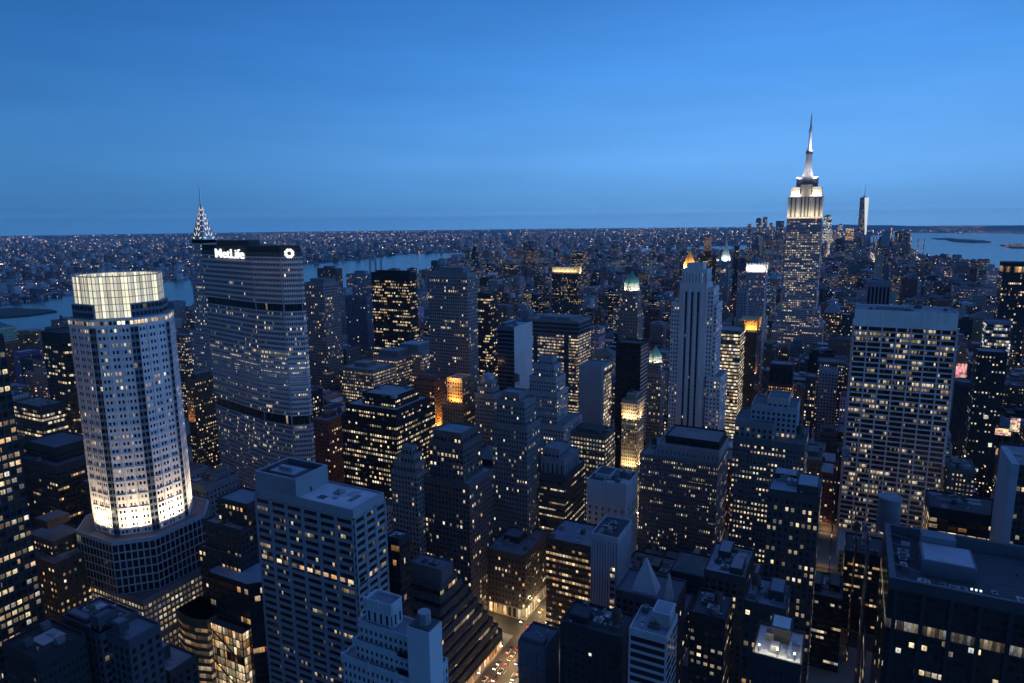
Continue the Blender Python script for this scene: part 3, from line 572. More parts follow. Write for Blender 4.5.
# ---- green pyramid over a lit loggia
def pyramid_tower(name,label,ref,xl,xr,y_apex,y_eave,y_log,y_sh,Y,green,yb,body,log_e,gold=False):
    c=at((xl+xr)/2,y_eave,Y=Y); X,Yc=c[0],Y; k=1/(FPX/proj(X,Yc,c[2])[2]); w=(xr-xl)/2*k/1.2; zf=lambda y: zat(X,Yc,y)
    root=thing(name,label,'skyscraper',(X,Yc,0)); rng=random.Random(int(Y)); fm,rm=MB(),MB()
    tier_mesh(fm,rm,X-w*1.12,X+w*1.12,Yc-w*1.12,Yc+w*1.12,0,zf(y_sh),body,(.2,.2,.2),rng,3); tier_mesh(fm,rm,X-w,X+w,Yc-w,Yc+w,zf(y_sh),zf(y_log),body,(.2,.2,.2),rng,2,cut=w*.25)
    fm.build('shaft',M['fac'],root); rm.decks(M['roof'],root)
    lg=MB(); lg.cyl(X,Yc,zf(y_log),zf(y_eave),w*.92,w*.9,8,(.55,.52,.46)); lg.build('loggia',M['stone'],root)
    pr=MB(); z0,z1=zf(y_eave),zf(y_apex); n=8; pr.cyl(X,Yc,z0,z1,w*.98,.4,8,green); pr.cyl(X,Yc,z1,z1+(z1-z0)*.12,.5,.1,6,green); pr.build('pyramid_roof',M['copper'],root)
    for a in(-2.3,-1.2,-.4,-3.4):
        d=(cos(a),sin(a)); area_light('floodlight',(X+d[0]*(w*1.05),Yc+d[1]*(w*1.05),zf(y_log)+.8),(X+d[0]*w*.7,Yc+d[1]*w*.7,zf(y_eave)),log_e,(w*.7,.8),(1,.88,.62))
        area_light('floodlight',(X+d[0]*(w*1.35),Yc+d[1]*(w*1.35),z0),(X,Yc,z0+(z1-z0)*.5),log_e*(1.6 if gold else .32),(w*.6,.8),(1,.62,.2) if gold else (.8,1,.85))
    reserve(X-w*1.12,X+w*1.12,Yc-w*1.12,Yc+w*1.12,zf(y_log),ref,yb,root); OCC[-1].update(px=(xl-1,xr+1),yt=y_apex)
    return root
pyramid_tower('skyscraper','brown tower with green copper pyramid roof above a lit loggia','green pyramid tower',621.5,642,271,283,290.5,310,735,(.10,.27,.22),345,S((.24,.22,.21),bay=2.7,fl=3.6,ww=.42,wh=.5,lit=.14,warm=.5),1100)
pyramid_tower('office_tower','narrow stone tower with a small pale green pyramid cap','pale green capped tower',647,664,346,356,362,372,690,(.22,.40,.33),440,S((.22,.22,.23),bay=2.6,fl=3.5,lit=.16,warm=.5),500)
pyramid_tower('skyscraper','distant tower with a glowing gold pyramid roof','gold pyramid tower',682,697,249,265,269,282,1817,(.75,.42,.08),262,S((.25,.24,.23),lit=.14),7000,True)
# ---- distant slim towers
def clock_tower():
    X,Y=at(725.5,262,Y=2040)[:2]; zf=lambda y: zat(X,Y,y); root=thing('clock_tower','slim white campanile with clock face and floodlit pointed top','tower',(X,Y,0)); fm,rm=MB(),MB(); rng=random.Random(1)
    w=11.5; tier_mesh(fm,rm,X-w,X+w,Y-w,Y+w,0,zf(259),S((.34,.34,.36),lit=.05),(.3,.3,.3),rng,10); fm.build('shaft',M['fac'],root); rm.decks(M['roof'],root)
    mb=MB(); P=[(X-w,Y-w),(X+w,Y-w),(X+w,Y+w),(X-w,Y+w)]; mb.prism(P,zf(259)+1.2,zf(246),(.6,.62,.6),Q=[(X+(p[0]-X)*.3,Y+(p[1]-Y)*.3) for p in P]); mb.cyl(X,Y,zf(246),zf(242),3.6,3,8,(.6,.6,.55)); mb.cyl(X,Y,zf(242),zf(237),3,.1,8,(.6,.6,.55)); mb.build('pyramid_roof',M['stone'],root)
    c=MB(); z=zf(270); c.face([(X-4*cos(a),Y-w-.3,z+4*sin(a)) for a in[i*pi/8 for i in range(16)]],None,(1,.9,.7),(.5,0,0)); c.build('clock_face',M['glow'],root)
    for d in((1,0),(0,-1)): area_light('floodlight',(X+d[0]*16,Y+d[1]*16,zf(260)),(X,Y,zf(250)),12000,(8,8),(.9,1,.92))
    reserve(X-w,X+w,Y-w,Y+w,zf(259),'white campanile',330); OCC[-1].update(px=(718,731),yt=238)
clock_tower()
def glass_monolith():
    p=at(862,230,Y=5881); X,Y=p[0],p[1]; zf=lambda y: zat(X,Y,y); root=thing('skyscraper','far tapering glass tower with bright white facet and thin spire','skyscraper',(X,Y,0)); w=31; H=zf(197.5); r=w*.98
    A=[(X-w,Y-w),(X+w,Y-w),(X+w,Y+w),(X-w,Y+w)]; B=[(X,Y-r),(X+r,Y),(X,Y+r),(X-r,Y)]; mb=MB(); gl=S((.12,.15,.2),bay=3,fl=4,ww=.9,wh=.8,lit=.22,coh=.6,warm=.4,bri=.9); lt=MB()
    for i in range(4):
        a,b=A[i],A[(i+1)%4]; t=B[i]; t2=B[(i+1)%4]
        mb.face([(a[0],a[1],0),(b[0],b[1],0),(t[0],t[1],H)],[(0,500),(20,500),(10,600)],gl['wall'],(gl['ww'],gl['wh'],gl['lit']),(gl['coh'],gl['warm'],gl['bri']))
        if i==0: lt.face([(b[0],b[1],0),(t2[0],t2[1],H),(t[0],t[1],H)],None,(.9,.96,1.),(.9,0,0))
        else: mb.face([(b[0],b[1],0),(t2[0],t2[1],H),(t[0],t[1],H)],[(10,700),(20,800),(0,800)],gl['wall'],(gl['ww'],gl['wh'],.1),(gl['coh'],gl['warm'],gl['bri']))
    mb.face([(q[0],q[1],H) for q in B],None,(.2,.2,.2)); mb.build('facade',M['fac'],root); lt.build('lit_facet',M['glow'],root)
    s=MB(); s.cyl(X,Y,H,H+7,14,14,16,(.25,.26,.28)); s.build('parapet_ring',M['metal'],root); s=MB(); s.cyl(X,Y,H+7,zf(184),3.2,.5,8,(.75,.78,.82)); s.build('spire',M['metal'],root)
    reserve(X-w,X+w,Y-w,Y+w,H,'far glass tower',None); OCC[-1].update(px=(855,868),yb=236,yt=185)
glass_monolith()
def lit_top(name,label,px,Y,st,ref,yb,hcrown,ecol,rad,crown=(.5,.45,.35),**k):
    """tower whose top storey is floodlit"""
    root,b=hero(name,'skyscraper',label,px,Y=Y,st=st,ref=ref,yb=yb,**k); x0,x1,y0,y1,H=b; mb=MB()
    n=6
    mb.box(x0+.8,x1-.8,y0+.8,y1-.8,H+.05,H+hcrown,crown)
    for i in range(n+1):
        for(yy) in(y0+.2,y1-.2): x=x0+.8+(x1-x0-1.6)*i/n; mb.box(x-.6,x+.6,yy-.55,yy+.55,H+1.15,H+hcrown+1.5,crown)
        y=y0+.8+(y1-y0-1.6)*i/n; mb.box(x1-.75,x1+.3,y-.5,y+.5,H+1.15,H+hcrown+1.5,crown)
    mb.build('lit_crown',M['stone'],root)
    area_light('floodlight',((x0+x1)/2,y0-4,H+.5),((x0+x1)/2,y0+1,H+hcrown*.7),rad,((x1-x0)*.9,1),ecol); area_light('floodlight',(x1+4,(y0+y1)/2,H+.5),(x1-1,(y0+y1)/2,H+hcrown*.7),rad,(1,(y1-y0)*.9),ecol)
    return root,b
lit_top('apartment_tower','dark brown tower with golden floodlit top storeys, standing alone beyond midtown',(552,578.5,581.5,273),1290,style('brown',wall=(.09,.065,.055),bay=2.6,lit=.26,coh=.1,warm=.75),'gold topped brown tower',340,11,(1,.72,.36),8000)
lit_top('skyscraper','pale violet tower crowned with bright white floodlights',(746,765.5,768,271),1000,style('pale',wall=(.40,.37,.40),bay=2.4,fl=3.6,ww=.4,lit=.16,warm=.75,bri=.6),'white crowned violet tower',322,9,(1,.9,.8),7000,(.6,.58,.56))
r_,b_=lit_top('hotel_tower','black brick tower with glowing orange-gold battlements',(737,757,761.5,331),800,style('dark',wall=(.035,.03,.03),bay=2.4,fl=3.5,ww=.4,wh=.5,lit=.05,coh=.1,warm=.8),'black and gold tower',400,11,(1,.55,.16),9000,(.55,.36,.14))
area_light('floodlight',(b_[1]+5,b_[2]+14,b_[4]-52),(b_[1],b_[2]+14,b_[4]-20),5000,(3,9),(1,.32,.12))
hero('office_tower','skyscraper','dark bulky tower with orange lights in its top floors, behind the gold pyramid',(697,716,719,256),Y=1900,st=style('darkgrid',lit=.12,warm=.9),ref='dark bulky orange-lit tower',yb=300,tiers=[(0,1,0,1,0,1),(.35,.7,.2,.8,1,1.06)])
hero('apartment_tower','skyscraper','very slim black glass tower beside the white campanile, red lamps on top',(734,739,740,246),Y=2100,st=style('glass',wall=(.03,.03,.035),lit=.04),ref='slim black tower',yb=290,dep=16)
hero('office_tower','skyscraper','far tower with reddish lit crown and derrick on its roof',(704,711,712,236),Y=4300,st=style('brown',lit=.6,warm=1.0,bri=1.1),ref='far red-lit tower',yb=252,dep=26,roof=[('mast',.5,.5,40)])
hero('office_tower','skyscraper','plain bluish slab leaning against the violet tower',(737,747,748,292),Y=940,st=style('bluewhite',wall=(.25,.28,.33),lit=0),ref='plain bluish slab',yb=322,dep=18)
# ---- midtown, east side
hero('office_tower','skyscraper','black glass tower with rows of yellow office lights, flat top',(371,409,416.5,274),Y=730,st=style('dark',wall=(.014,.013,.014),lit=.36,coh=.6,warm=.62,bri=.9,bay=1.7),ref='black glass tower',yb=358,roof=[('pent',.1,.9,.2,.8,3)],rcol=(.03,.03,.03),blank=9)
hero('office_tower','skyscraper','broad grey stone tower with regular windows, dark box on its roof',(427,467,477,274),Y=620,st=style('grey',wall=(.245,.225,.225),bay=2.7,fl=3.7,ww=.5,wh=.55,lit=.15,coh=.4),ref='broad grey tower',yb=385,roof=[('pent',.25,.85,.2,.9,6),('cornice',200,.7)],tiers=[(0,1,0,1,0,1),(-.12,1.05,-.05,1.1,0,.42)])
hero('office_tower','skyscraper','brownish steel-clad tower standing just behind the sign slab',(303,323,329.5,284),Y=640,st=style('brown',wall=(.26,.22,.21),bay=2.5,lit=.13,warm=.75),ref='brownish steel tower',yb=385,dep=30,roof=[('pent',.2,.9,.2,.9,5)])
hero('apartment_tower','skyscraper','dim purple-grey tower left of the black glass tower, few lights',(345,366,371,297),Y=900,st=style('grey',wall=(.15,.14,.19),lit=.05),ref='dim purple-grey tower',yb=345,dep=22)
hero('apartment_tower','skyscraper','pale blue-grey slab by the river behind midtown',(324,346,350,289),Y=1250,st=style('pale',wall=(.42,.47,.5),lit=.08,bri=.6),ref='pale blue riverside slab',yb=345,dep=22)
hero('apartment_tower','skyscraper','cluster tower with one bright white floor beside the river',(346,371,374,275),Y=1400,st=style('grey',wall=(.26,.27,.33),lit=.22),ref='white-floored riverside tower',yb=296,dep=26,roof=[('pent',.3,.7,.2,.8,9)])
hero('apartment_tower','skyscraper','reddish brick riverside block near the bend in the river',(317,336,338,269),Y=1750,st=style('brick',lit=.08),ref='reddish riverside block',yb=284,dep=30,roof=[('pent',.3,.7,.2,.8,8)])
hero('office_tower','skyscraper','thin black tower with yellow banded floors right of the grey tower',(477,490,492.5,294),Y=800,st=style('dark',lit=.34,coh=.8,warm=.6),ref='thin black banded tower',yb=380,dep=22)
hero('office_tower','skyscraper','grey-brown tower with scattered lights behind the blue slab',(492,507,510,306),Y=860,st=style('brown',wall=(.13,.12,.13),lit=.22,coh=.5),ref='grey-brown lit tower',yb=345,dep=20)
hero('office_tower','skyscraper','two-tone slab: dark blue glass face and a pale windowless side',(497,514,537.5,328),Y=560,st=style('glass',wall=(.09,.12,.18),lit=.02,bay=8,fl=4,ww=.98,wh=.7),ref='two-tone blue slab',yb=412,dep=40,roof=[('units',4),('pent',.05,.3,.2,.8,2.5)],rcol=(.35,.37,.4))
x0,x1,y0,y1,H=survey(497,514,537.5,328,Y=560,dep=40); r_=[o for o in COL.objects if o.get('label','').startswith('two-tone')][0]; mb=MB(); mb.box(x1+.02,x1+.5,y0-.3,y1,0,H+1.1,(.52,.55,.58)); mb.build('blank_side_wall',M['stone'],r_)
hero('office_tower','skyscraper','broad office block with glowing yellow floors under a dark flat brow',(527,578,592.5,322),Y=760,st=style('office',wall=(.27,.26,.26),bay=2.3,fl=3.9,ww=.86,wh=.5,lit=1.05,coh=.55,warm=.58,bri=.8),ref='yellow-lit brow block',yb=420,dep=46,blank=17,roof=[('pent',.2,.8,.2,.8,3),('units',5)],rcol=(.24,.25,.27))
x0,x1,y0,y1,H=survey(527,578,592.5,322,Y=760,dep=46); r_=[o for o in COL.objects if o.get('label','').startswith('broad office block')][0]
mb=MB(); [mb.box(x0-1.4,x1+1.4,y0-1.4,y1+1.4,H-16+j*5.2,H-16+j*5.2+3.1,(.045,.045,.05),True) for j in range(3)]; mb.build('brow_band',M['stone'],r_)
mb=MB(); [mb.box(x0+(x1-x0)*u,x0+(x1-x0)*(u+.085),y0-.6,y0-.02,0,H-17.2,(.07,.08,.10),True) for u in(.13,.74)]; mb.build('dark_pier',M['stone'],r_)
hero('office_tower','skyscraper','windowless black box with white-striped edge, under the green pyramid tower',(616,641,647,345),Y=620,st=style('dark',wall=(.012,.012,.014),ww=.9,wh=.5,lit=.015,bri=.8),ref='windowless black box',yb=400,dep=24,rcol=(.06,.06,.07))
x0,x1,y0,y1,H=survey(616,641,647,345,Y=620,dep=24); r_=[o for o in COL.objects if o.get('label','').startswith('windowless black')][0]; relief(r_,'white_strip_frame',[((x1,y0),(x1,y1))],0,3.8,40,H-2,0,0,1.1,.4,(.62,.62,.64))
hero('office_tower','skyscraper','stepped art deco tower with crenellated crown and paired lit windows',(527,557,567.5,394),Y=490,st=style('grey',wall=(.32,.32,.34),bay=2.2,fl=3.4,ww=.45,wh=.5,lit=.14,coh=.15,warm=.5),ref='crenellated deco tower',yb=470,dep=24,
  tiers=[(0,1,0,1,0,1),(.06,.94,.06,.94,1,1.10),(.16,.84,.15,.85,1.10,1.185),(.28,.74,.3,.7,1.185,1.235),(-.35,1.3,-.25,1.5,0,.78)],roof=[('cornice',100,.6)])
hero('office_tower','skyscraper','dark slab with square-shouldered pale top, in front of the crenellated tower',(492,527,537.5,428),Y=385,st=style('grey',wall=(.24,.235,.24),bay=2.1,fl=3.4,ww=.42,wh=.5,lit=.14,coh=.2,warm=.5),ref='square-shouldered dark slab',yb=555,dep=22,tiers=[(0,1,0,1,0,1),(.1,.9,.1,.9,1,1.13),(.2,.7,.2,.8,1.13,1.17)],roof=[('tank',.5,.5,148)])
hero('office_tower','skyscraper','brick tower with copper-blue roof edge, ornate pale corner turret',(429,463,481,446),Y=340,st=style('brick',wall=(.17,.13,.13),bay=2.7,fl=3.5,lit=.2,coh=.35,warm=.55),ref='copper-edged brick tower',yb=560,dep=24,tiers=[(0,1,0,1,0,1),(.08,.9,.08,.9,1,1.05),(-.12,1.22,-.12,1.2,0,.8)],roof=[('units',3),('pent',.2,.5,.3,.7,3)],rcol=(.22,.3,.33))
hero('office_tower','office building','small ornate stone tower with a stepped ziggurat roof',(391,417,427,476),Y=330,st=style('stone',wall=(.33,.32,.32),bay=2.4,fl=3.4,lit=.1),ref='ziggurat roofed tower',yb=515,dep=14,tiers=[(0,1,0,1,0,1),(.08,.92,.08,.92,1,1.06),(.18,.82,.18,.82,1.06,1.11),(.3,.7,.3,.7,1.11,1.16)],blank=1)
hero('office_building','office building','black block with glittering window rows around a blue-grey roof deck',(341,396,436,424),Y=430,st=style('darkgrid',wall=(.022,.02,.02),bay=2.5,fl=4.1,ww=.62,wh=.45,lit=.5,coh=.5,warm=.55,bri=1.1),ref='black glittering block',yb=498,dep=58,tiers=[(0,1,0,1,0,1),(.04,.96,.06,.94,1,1.10),(.25,.85,.2,.8,1.10,1.20)],rcol=(.3,.33,.36),roof=[('units',5,114)])
hero('office_building','office building','dense cream-lit masonry block behind the black glittering block',(341,373,397,371),Y=560,st=style('stone',wall=(.2,.18,.17),bay=2.6,fl=3.7,ww=.5,wh=.5,lit=1.0,coh=.2,warm=.6,bri=.9),ref='dense cream-lit block',yb=400,dep=40,roof=[('pent',.2,.6,.3,.7,4)])
hero('office_building','office building','second cream-lit block, adjoining with taller darker roof',(373,396,417,359),Y=610,st=style('stone',wall=(.2,.19,.2),bay=2.6,fl=3.7,ww=.5,wh=.5,lit=.85,coh=.2,warm=.6,bri=.9),ref='second cream-lit block',yb=385,dep=34,roof=[('pent',.1,.9,.2,.9,7),('tank',.5,.5)])
hero('office_building','office building','arcaded stone block with blue roof and a lit attic row',(396,422,432,353),Y=640,st=style('grey',wall=(.26,.25,.25),lit=.3),ref='arcaded blue-roofed block',yb=385,dep=30,rcol=(.35,.4,.45),roof=[('pent',.1,.8,.1,.9,8)])
r1,b1=hero('office_tower','office building','brick tower wearing an orange floodlit stripe down its corner',(414,434,441,383),Y=540,st=style('brick',wall=(.16,.09,.06),lit=.2,warm=.9),ref='orange striped brick tower',yb=425,dep=22,tiers=[(0,1,0,1,0,1),(.1,.9,.1,.9,1,1.05)])
area_light('floodlight',(b1[1]+6,b1[2]+8,b1[4]-45),(b1[1],b1[2]+8,b1[4]-16),11000,(2,10),(1,.45,.08))
r1,b1=hero('office_tower','office building','brick tower whose upper front glows orange under floodlights',(447,462,469,380),Y=520,st=style('brick',wall=(.30,.20,.13),lit=.15,warm=.9),ref='orange glowing brick tower',yb=445,dep=20,tiers=[(0,1,0,1,0,1),(-.25,1.2,-.2,1.2,0,.78)])
area_light('floodlight',((b1[0]+b1[1])/2,b1[2]-3.5,b1[4]*.78+3),((b1[0]+b1[1])/2,b1[2],b1[4]*.95),6500,(10,1),(1,.5,.1)); area_light('floodlight',((b1[0]+b1[1])/2,b1[2]-5,b1[4]+2),((b1[0]+b1[1])/2,b1[2],b1[4]-7),3500,(12,1),(1,.62,.2))
hero('office_tower','office building','small stone tower capped by a silver dome',(475,494,500,396),Y=520,st=style('grey',wall=(.27,.27,.29),bay=2.2,lit=.12),ref='silver domed tower',yb=430,dep=16,tiers=[(0,1,0,1,0,1),(.1,.9,.1,.9,1,1.06),(.2,.8,.2,.8,1.06,1.12)],roof=[('dome',.5,.5,6.2,116,5,(.4,.42,.45))])
hero('office_building','office building','blank-sided blue-grey slab with a lit glass edge',(579,601,614,368),Y=640,st=style('bluewhite',wall=(.33,.36,.41),lit=.0,ww=0),ref='blank blue-grey slab',yb=440,dep=34,rcol=(.2,.2,.22))
x0,x1,y0,y1,H=survey(579,601,614,368,Y=640,dep=34); r_=[o for o in COL.objects if o.get('label','').startswith('blank-sided')][0]; mb=MB(); mb.wall((x1+.1,y0+9),(x1+.1,y1),10,H-2,style('office',lit=1.2,bay=3,fl=4,ww=.9,wh=.7,warm=.5,bri=.9)); mb.build('lit_glazing',M['fac'],r_)
hero('office_building','office building','squat stone block with rows of white-lit windows beneath a dark roof',(571,605,614,437),Y=500,st=style('grey',wall=(.18,.17,.17),bay=2.6,fl=3.7,ww=.55,wh=.5,lit=.95,coh=.2,warm=.42,bri=1.),ref='squat white-lit block',yb=482,dep=26,roof=[('pent',.2,.8,.2,.8,3)],rcol=(.05,.05,.05))
r1,b1=hero('office_tower','office building','slim beige tower floodlit at cornice and foot',(622,637.5,645,402),Y=590,st=style('cream',wall=(.5,.40,.28),bay=2.3,fl=3.5,ww=.5,wh=.5,lit=.35,coh=.1,warm=.6),ref='slim floodlit beige tower',yb=472,dep=24,roof=[('pent',.2,.8,.2,.8,5),('cornice',88,.9),('tank',.3,.6)])
for zz,e in ((b1[4]-17,4200),(b1[4]*.30,3800)):
    area_light('floodlight',((b1[0]+b1[1])/2,b1[2]-4,zz),((b1[0]+b1[1])/2,b1[2],zz+14),e,(12,1),(1,.78,.42)); area_light('floodlight',(b1[1]+4,(b1[2]+b1[3])/2,zz),(b1[1],(b1[2]+b1[3])/2,zz+14),e,(1,16),(1,.78,.42))
hero('office_building','office building','dark terraced block with bright light strips along its flank',(539,565,585,478),Y=400,st=style('dark',wall=(.06,.06,.065),bay=2,fl=5,ww=.9,wh=.25,lit=.5,coh=.95,warm=.5,bri=.9),ref='strip-lit terraced block',yb=540,dep=38,tiers=[(0,1,0,1,0,1),(.05,.92,.05,.8,1,1.13,style('grey',wall=(.2,.21,.24),ww=.25,wh=.8,fl=9,lit=0)),(.1,.7,.1,.6,1.13,1.2,style('grey',lit=0))],rcol=(.22,.23,.26))
hero('office_tower','office building','windowed white slab with dark tops of roof machinery, square to the street',(587,626,638,487),Y=400,st=style('bluewhite',wall=(.47,.5,.54),bay=4.2,fl=4.2,ww=.3,wh=.5,lit=.06),ref='windowed white slab',yb=540,dep=27,roof=[('units',4),('pent',.1,.5,.3,.8,2.5)],rcol=(.06,.06,.07),blank=16)
hero('office_tower','office building','ribbed white slab with a column of lit stair windows',(591,618,632,540),Y=330,st=style('bluewhite',wall=(.45,.48,.53),bay=1.5,fl=200,ww=.18,wh=1,lit=0),ref='ribbed white slab',yb=602,dep=26,roof=[('units',2)],rcol=(.07,.07,.08))
x0,x1,y0,y1,H=survey(591,618,632,540,Y=330,dep=26); r_=[o for o in COL.objects if o.get('label','').startswith('ribbed white')][0]
for j in range(7):
    z=H-18-j*3.9; mb=MB(); mb.wall((x0+(x1-x0)*.74,y0-.15),(x0+(x1-x0)*.9,y0-.15),z-1.2,z+1,style('office',ww=.9,wh=.9,lit=1.2 if j not in(2,4) else .1,warm=.75),n=2,nf=1); mb.build('stair_window',M['fac'],r_)
# ---- west of the avenue
r1,b1=hero('office_building','office building','massive classical block with colonnaded rows and a pale attic',(640,718,729,466),Y=480,st=style('grey',wall=(.27,.27,.29),bay=1.7,fl=3.3,ww=.42,wh=.5,lit=.3,coh=.6,warm=.45,bri=.75),ref='massive classical block',yb=548,dep=48,tiers=[(0,1,0,1,0,1),(.2,1.0,.1,.95,1,1.10,style('pale',wall=(.36,.37,.4),ww=.2,wh=.4,fl=9,lit=0)),(.28,.97,.25,.9,1.10,1.16,style('dark',lit=0))],roof=[('tank',.1,.4),('units',3)],blank=1.2)
for zz in(.42,.60,.79): roof_item(('cornice',b1[4]*zz,.8),r1,b1,style('dark',wall=(.12,.12,.13)),None,RND)
hero('office_tower','office building','bright yellow-white office slab glowing behind the striped tower',(715,740.5,746,332),Y=760,st=style('office',wall=(.12,.12,.12),bay=2.2,fl=3.9,ww=.93,wh=.55,lit=1.3,coh=.5,warm=.5,bri=1.15),ref='bright yellow-white slab',yb=440,dep=40)
r1,b1=hero('office_building','office building','long masonry block with many rows of warm lit windows',(733,805,809,447),Y=430,st=style('stone',wall=(.16,.15,.155),bay=2.1,fl=3.5,ww=.5,wh=.4,lit=.5,coh=.5,warm=.52,bri=1.0),ref='long warm-lit block',yb=520,dep=44,tiers=[(0,1,0,1,0,1),(.0,.55,.1,.9,1,1.08,style('grey',lit=.25)),(.2,.85,.3,.9,1,1.16,style('pale',lit=.03,wall=(.36,.38,.42))),(.42,.72,.35,.85,1.16,1.20,style('pale',lit=0))],roof=[('tank',.9,.4)])
hero('office_building','office building','dark-ribbed tower with a red-lit floor near its foot',(770,793,795,366),Y=900,st=style('dark',wall=(.06,.06,.07),bay=2,fl=30,ww=.6,wh=.9,lit=0),ref='red-footed ribbed tower',yb=412,dep=28,tiers=[(0,1,0,1,.66,1),(-.02,1.02,-.02,1.02,0,.66,style('brick',wall=(.2,.08,.06),lit=1.2,warm=1.,fl=4,coh=.1,bri=.8))])
hero('office_building','office building','narrow dark slab with columns of lit stair windows on its side',(806,816,820.5,378),Y=760,st=style('brown',wall=(.09,.08,.08),lit=.35,bay=2.6,warm=.5),ref='narrow stair-lit slab',yb=440,dep=22)
hero('office_building','office building','bluish gabled tower beside the avenue, pale upper walls',(819,838,839,372),Y=820,st=style('pale',wall=(.28,.31,.37),lit=.06),ref='bluish gabled tower',yb=420,dep=22,roof=[('pyr',.1,.9,.1,.9,155,12,(.25,.28,.33),'copper')])
hero('office_building','office building','mid-rise grey block with crowded roof, against the white framed slab',(803,837,838,462),Y=440,st=style('grey',wall=(.2,.2,.22),lit=.1),ref='crowded-roof grey block',yb=530,dep=30,roof=[('units',6),('pent',.1,.4,.2,.7,4),('tank',.8,.5)],rcol=(.25,.27,.3))
hero('office_building','office building','dark block with a pale cluster of machinery boxes on the roof',(768,820,821,499),Y=330,st=style('brown',wall=(.085,.075,.075),bay=2.6,fl=3.6,lit=.32,coh=.3,warm=.5),ref='machinery-roofed dark block',yb=600,dep=30,roof=[('units',8),('pent',.55,.95,.1,.6,4),('pent',.05,.5,.6,.9,2.5)],rcol=(.3,.33,.37))
r1,b1=hero('office_tower','office building','round concrete stair drum topping a dark slab before the framed tower',(868,893,894,536),Y=385,st=style('grey',wall=(.15,.16,.18),lit=.02),ref='round drum slab',yb=None,dep=20)
mb=MB(); p=at(889,510,Y=392); mb.cyl(p[0],p[1],b1[4],zat(p[0],p[1],498),5.6,5.6,20,(.2,.21,.24)); mb.cyl(p[0],p[1],zat(p[0],p[1],498),zat(p[0],p[1],496.5),6,6,20,(.28,.3,.33)); mb.build('round_drum',M['stone'],r1)
# big dark block with recessed roof and a lit band, bottom corner
def deep_roof_block():
    x0,x1,y0,y1,H=24,112,314,374,101; root=thing('office_building','huge dark block with sunken roof deck, bright blue penthouse and a pale lit band','office building',(x0,y0,0)); rng=random.Random(6); fm,rm=MB(),MB()
    zb=zat(30,y0,621); zc=zat(30,y0,630); st=style('dark',wall=(.018,.018,.02),bay=2.4,fl=4,ww=.8,wh=.6,lit=.04,coh=.2); lit=S((.03,.03,.03),bay=1.45,fl=9,ww=.93,wh=1,lit=1.2,coh=0,warm=.38,bri=.2)
    for a,b in (((x0,y0),(x1,y0)),((x1,y0),(x1,y1)),((x1,y1),(x0,y1)),((x0,y1),(x0,y0))): fm.wall(a,b,0,zc,st,rng); fm.wall(a,b,zc,zb,lit,rng,nf=1); fm.wall(a,b,zb,H-3,style(st,lit=.0),rng); fm.plain(a,b,H-3,H+2,(.05,.055,.065))
    Q=inset([(x0,y0),(x1,y0),(x1,y1),(x0,y1)],2.2); P=[(x0,y0),(x1,y0),(x1,y1),(x0,y1)]
    for i in range(4):
        a,b,c,d=P[i],P[(i+1)%4],Q[(i+1)%4],Q[i]; fm.face([(a[0],a[1],H+2),(b[0],b[1],H+2),(c[0],c[1],H+2),(d[0],d[1],H+2)],None,(.12,.13,.15)); fm.face([(c[0],c[1],H-4),(d[0],d[1],H-4),(d[0],d[1],H+2),(c[0],c[1],H+2)],None,(.12,.13,.15))
    rm.face([(q[0],q[1],H-4) for q in Q],None,(.06,.065,.075)); fm.build('facade',M['fac'],root); rm.decks(M['roof'],root)
    pr=MB()
    for i in range(9): x=x0+3+i*(x1-x0-6)/8; pr.box(x-.8,x+.8,y0-.7,y0-.02,0,H-3,(.03,.03,.034),True); pr.box(x-.8,x+.8,y0-1,y0-.7,zc-1,zb+1,(.02,.02,.022),True)
    pr.build('pier_frame',M['stone'],root)
    def px(u,v): return (x0+(x1-x0)*u,y0+(y1-y0)*v)
    mb=MB(); a=at(920,545,Z=H+4); b=at(978,585,Z=H+4); mb.box(a[0],a[0]+21,y0+22,y0+42,H-4,H+3,(.15,.17,.21)); mb.build('penthouse',M['stone'],root)
    m2=MB(); m2.box(a[0]+1,a[0]+15,y0+42.02,y0+50,H-4,H+6,(.20,.23,.28)); m2.build('penthouse',M['stone'],root); m3=MB(); m3.box(a[0]+1,a[0]+20,y0+23,y0+41,H+3,H+3.15,(.42,.45,.5)); m3.build('penthouse_roof',M['roof'],root)
    roof_item(('units',14,H-4),root,(x0+2,x1-2,y0+2,y0+18,H),dict(wall=(.3,.3,.3)),(.2,.2,.2),rng); roof_item(('units',6,H-4),root,(x0+2,a[0]-2,y0+8,y1-4,H),dict(wall=(.3,.3,.3)),(.2,.2,.2),rng)
    clutter(root,(x0+4,x1-4,y0+4,y1-4,H),None,rng,16,H-4)
    d=MB()
    for i in range(5): d.tube((x0+2.5,y0+6+i*11,H+1),(a[0]-1,y0+6+i*11,H-1),.35,5,(.2,.22,.25))
    d.build('roof_beam_frame',M['metal'],root)
    l=MB(); 
    for i in range(3): l.box(x0+30+i*1.6,x0+30.7+i*1.6,y0+3,y0+3.5,H+2,H+2.7,(.7,.85,1),False,(2,0,0))
    l.build('roof_lamp',M['glow'],root)
    reserve(x0,x1,y0,y1,H,'sunken-roof block',None); OCC[-1].update(px=(868,1030),yb=690)
deep_roof_block()
hero('office_tower','skyscraper','tall dark slab at the frame edge with pale blue corner fin',(1012,1013,1062,466),Y=421,st=style('darkgrid',wall=(.05,.055,.065),lit=.16,coh=.3),ref='pale-finned slab',yb=590,dep=40)
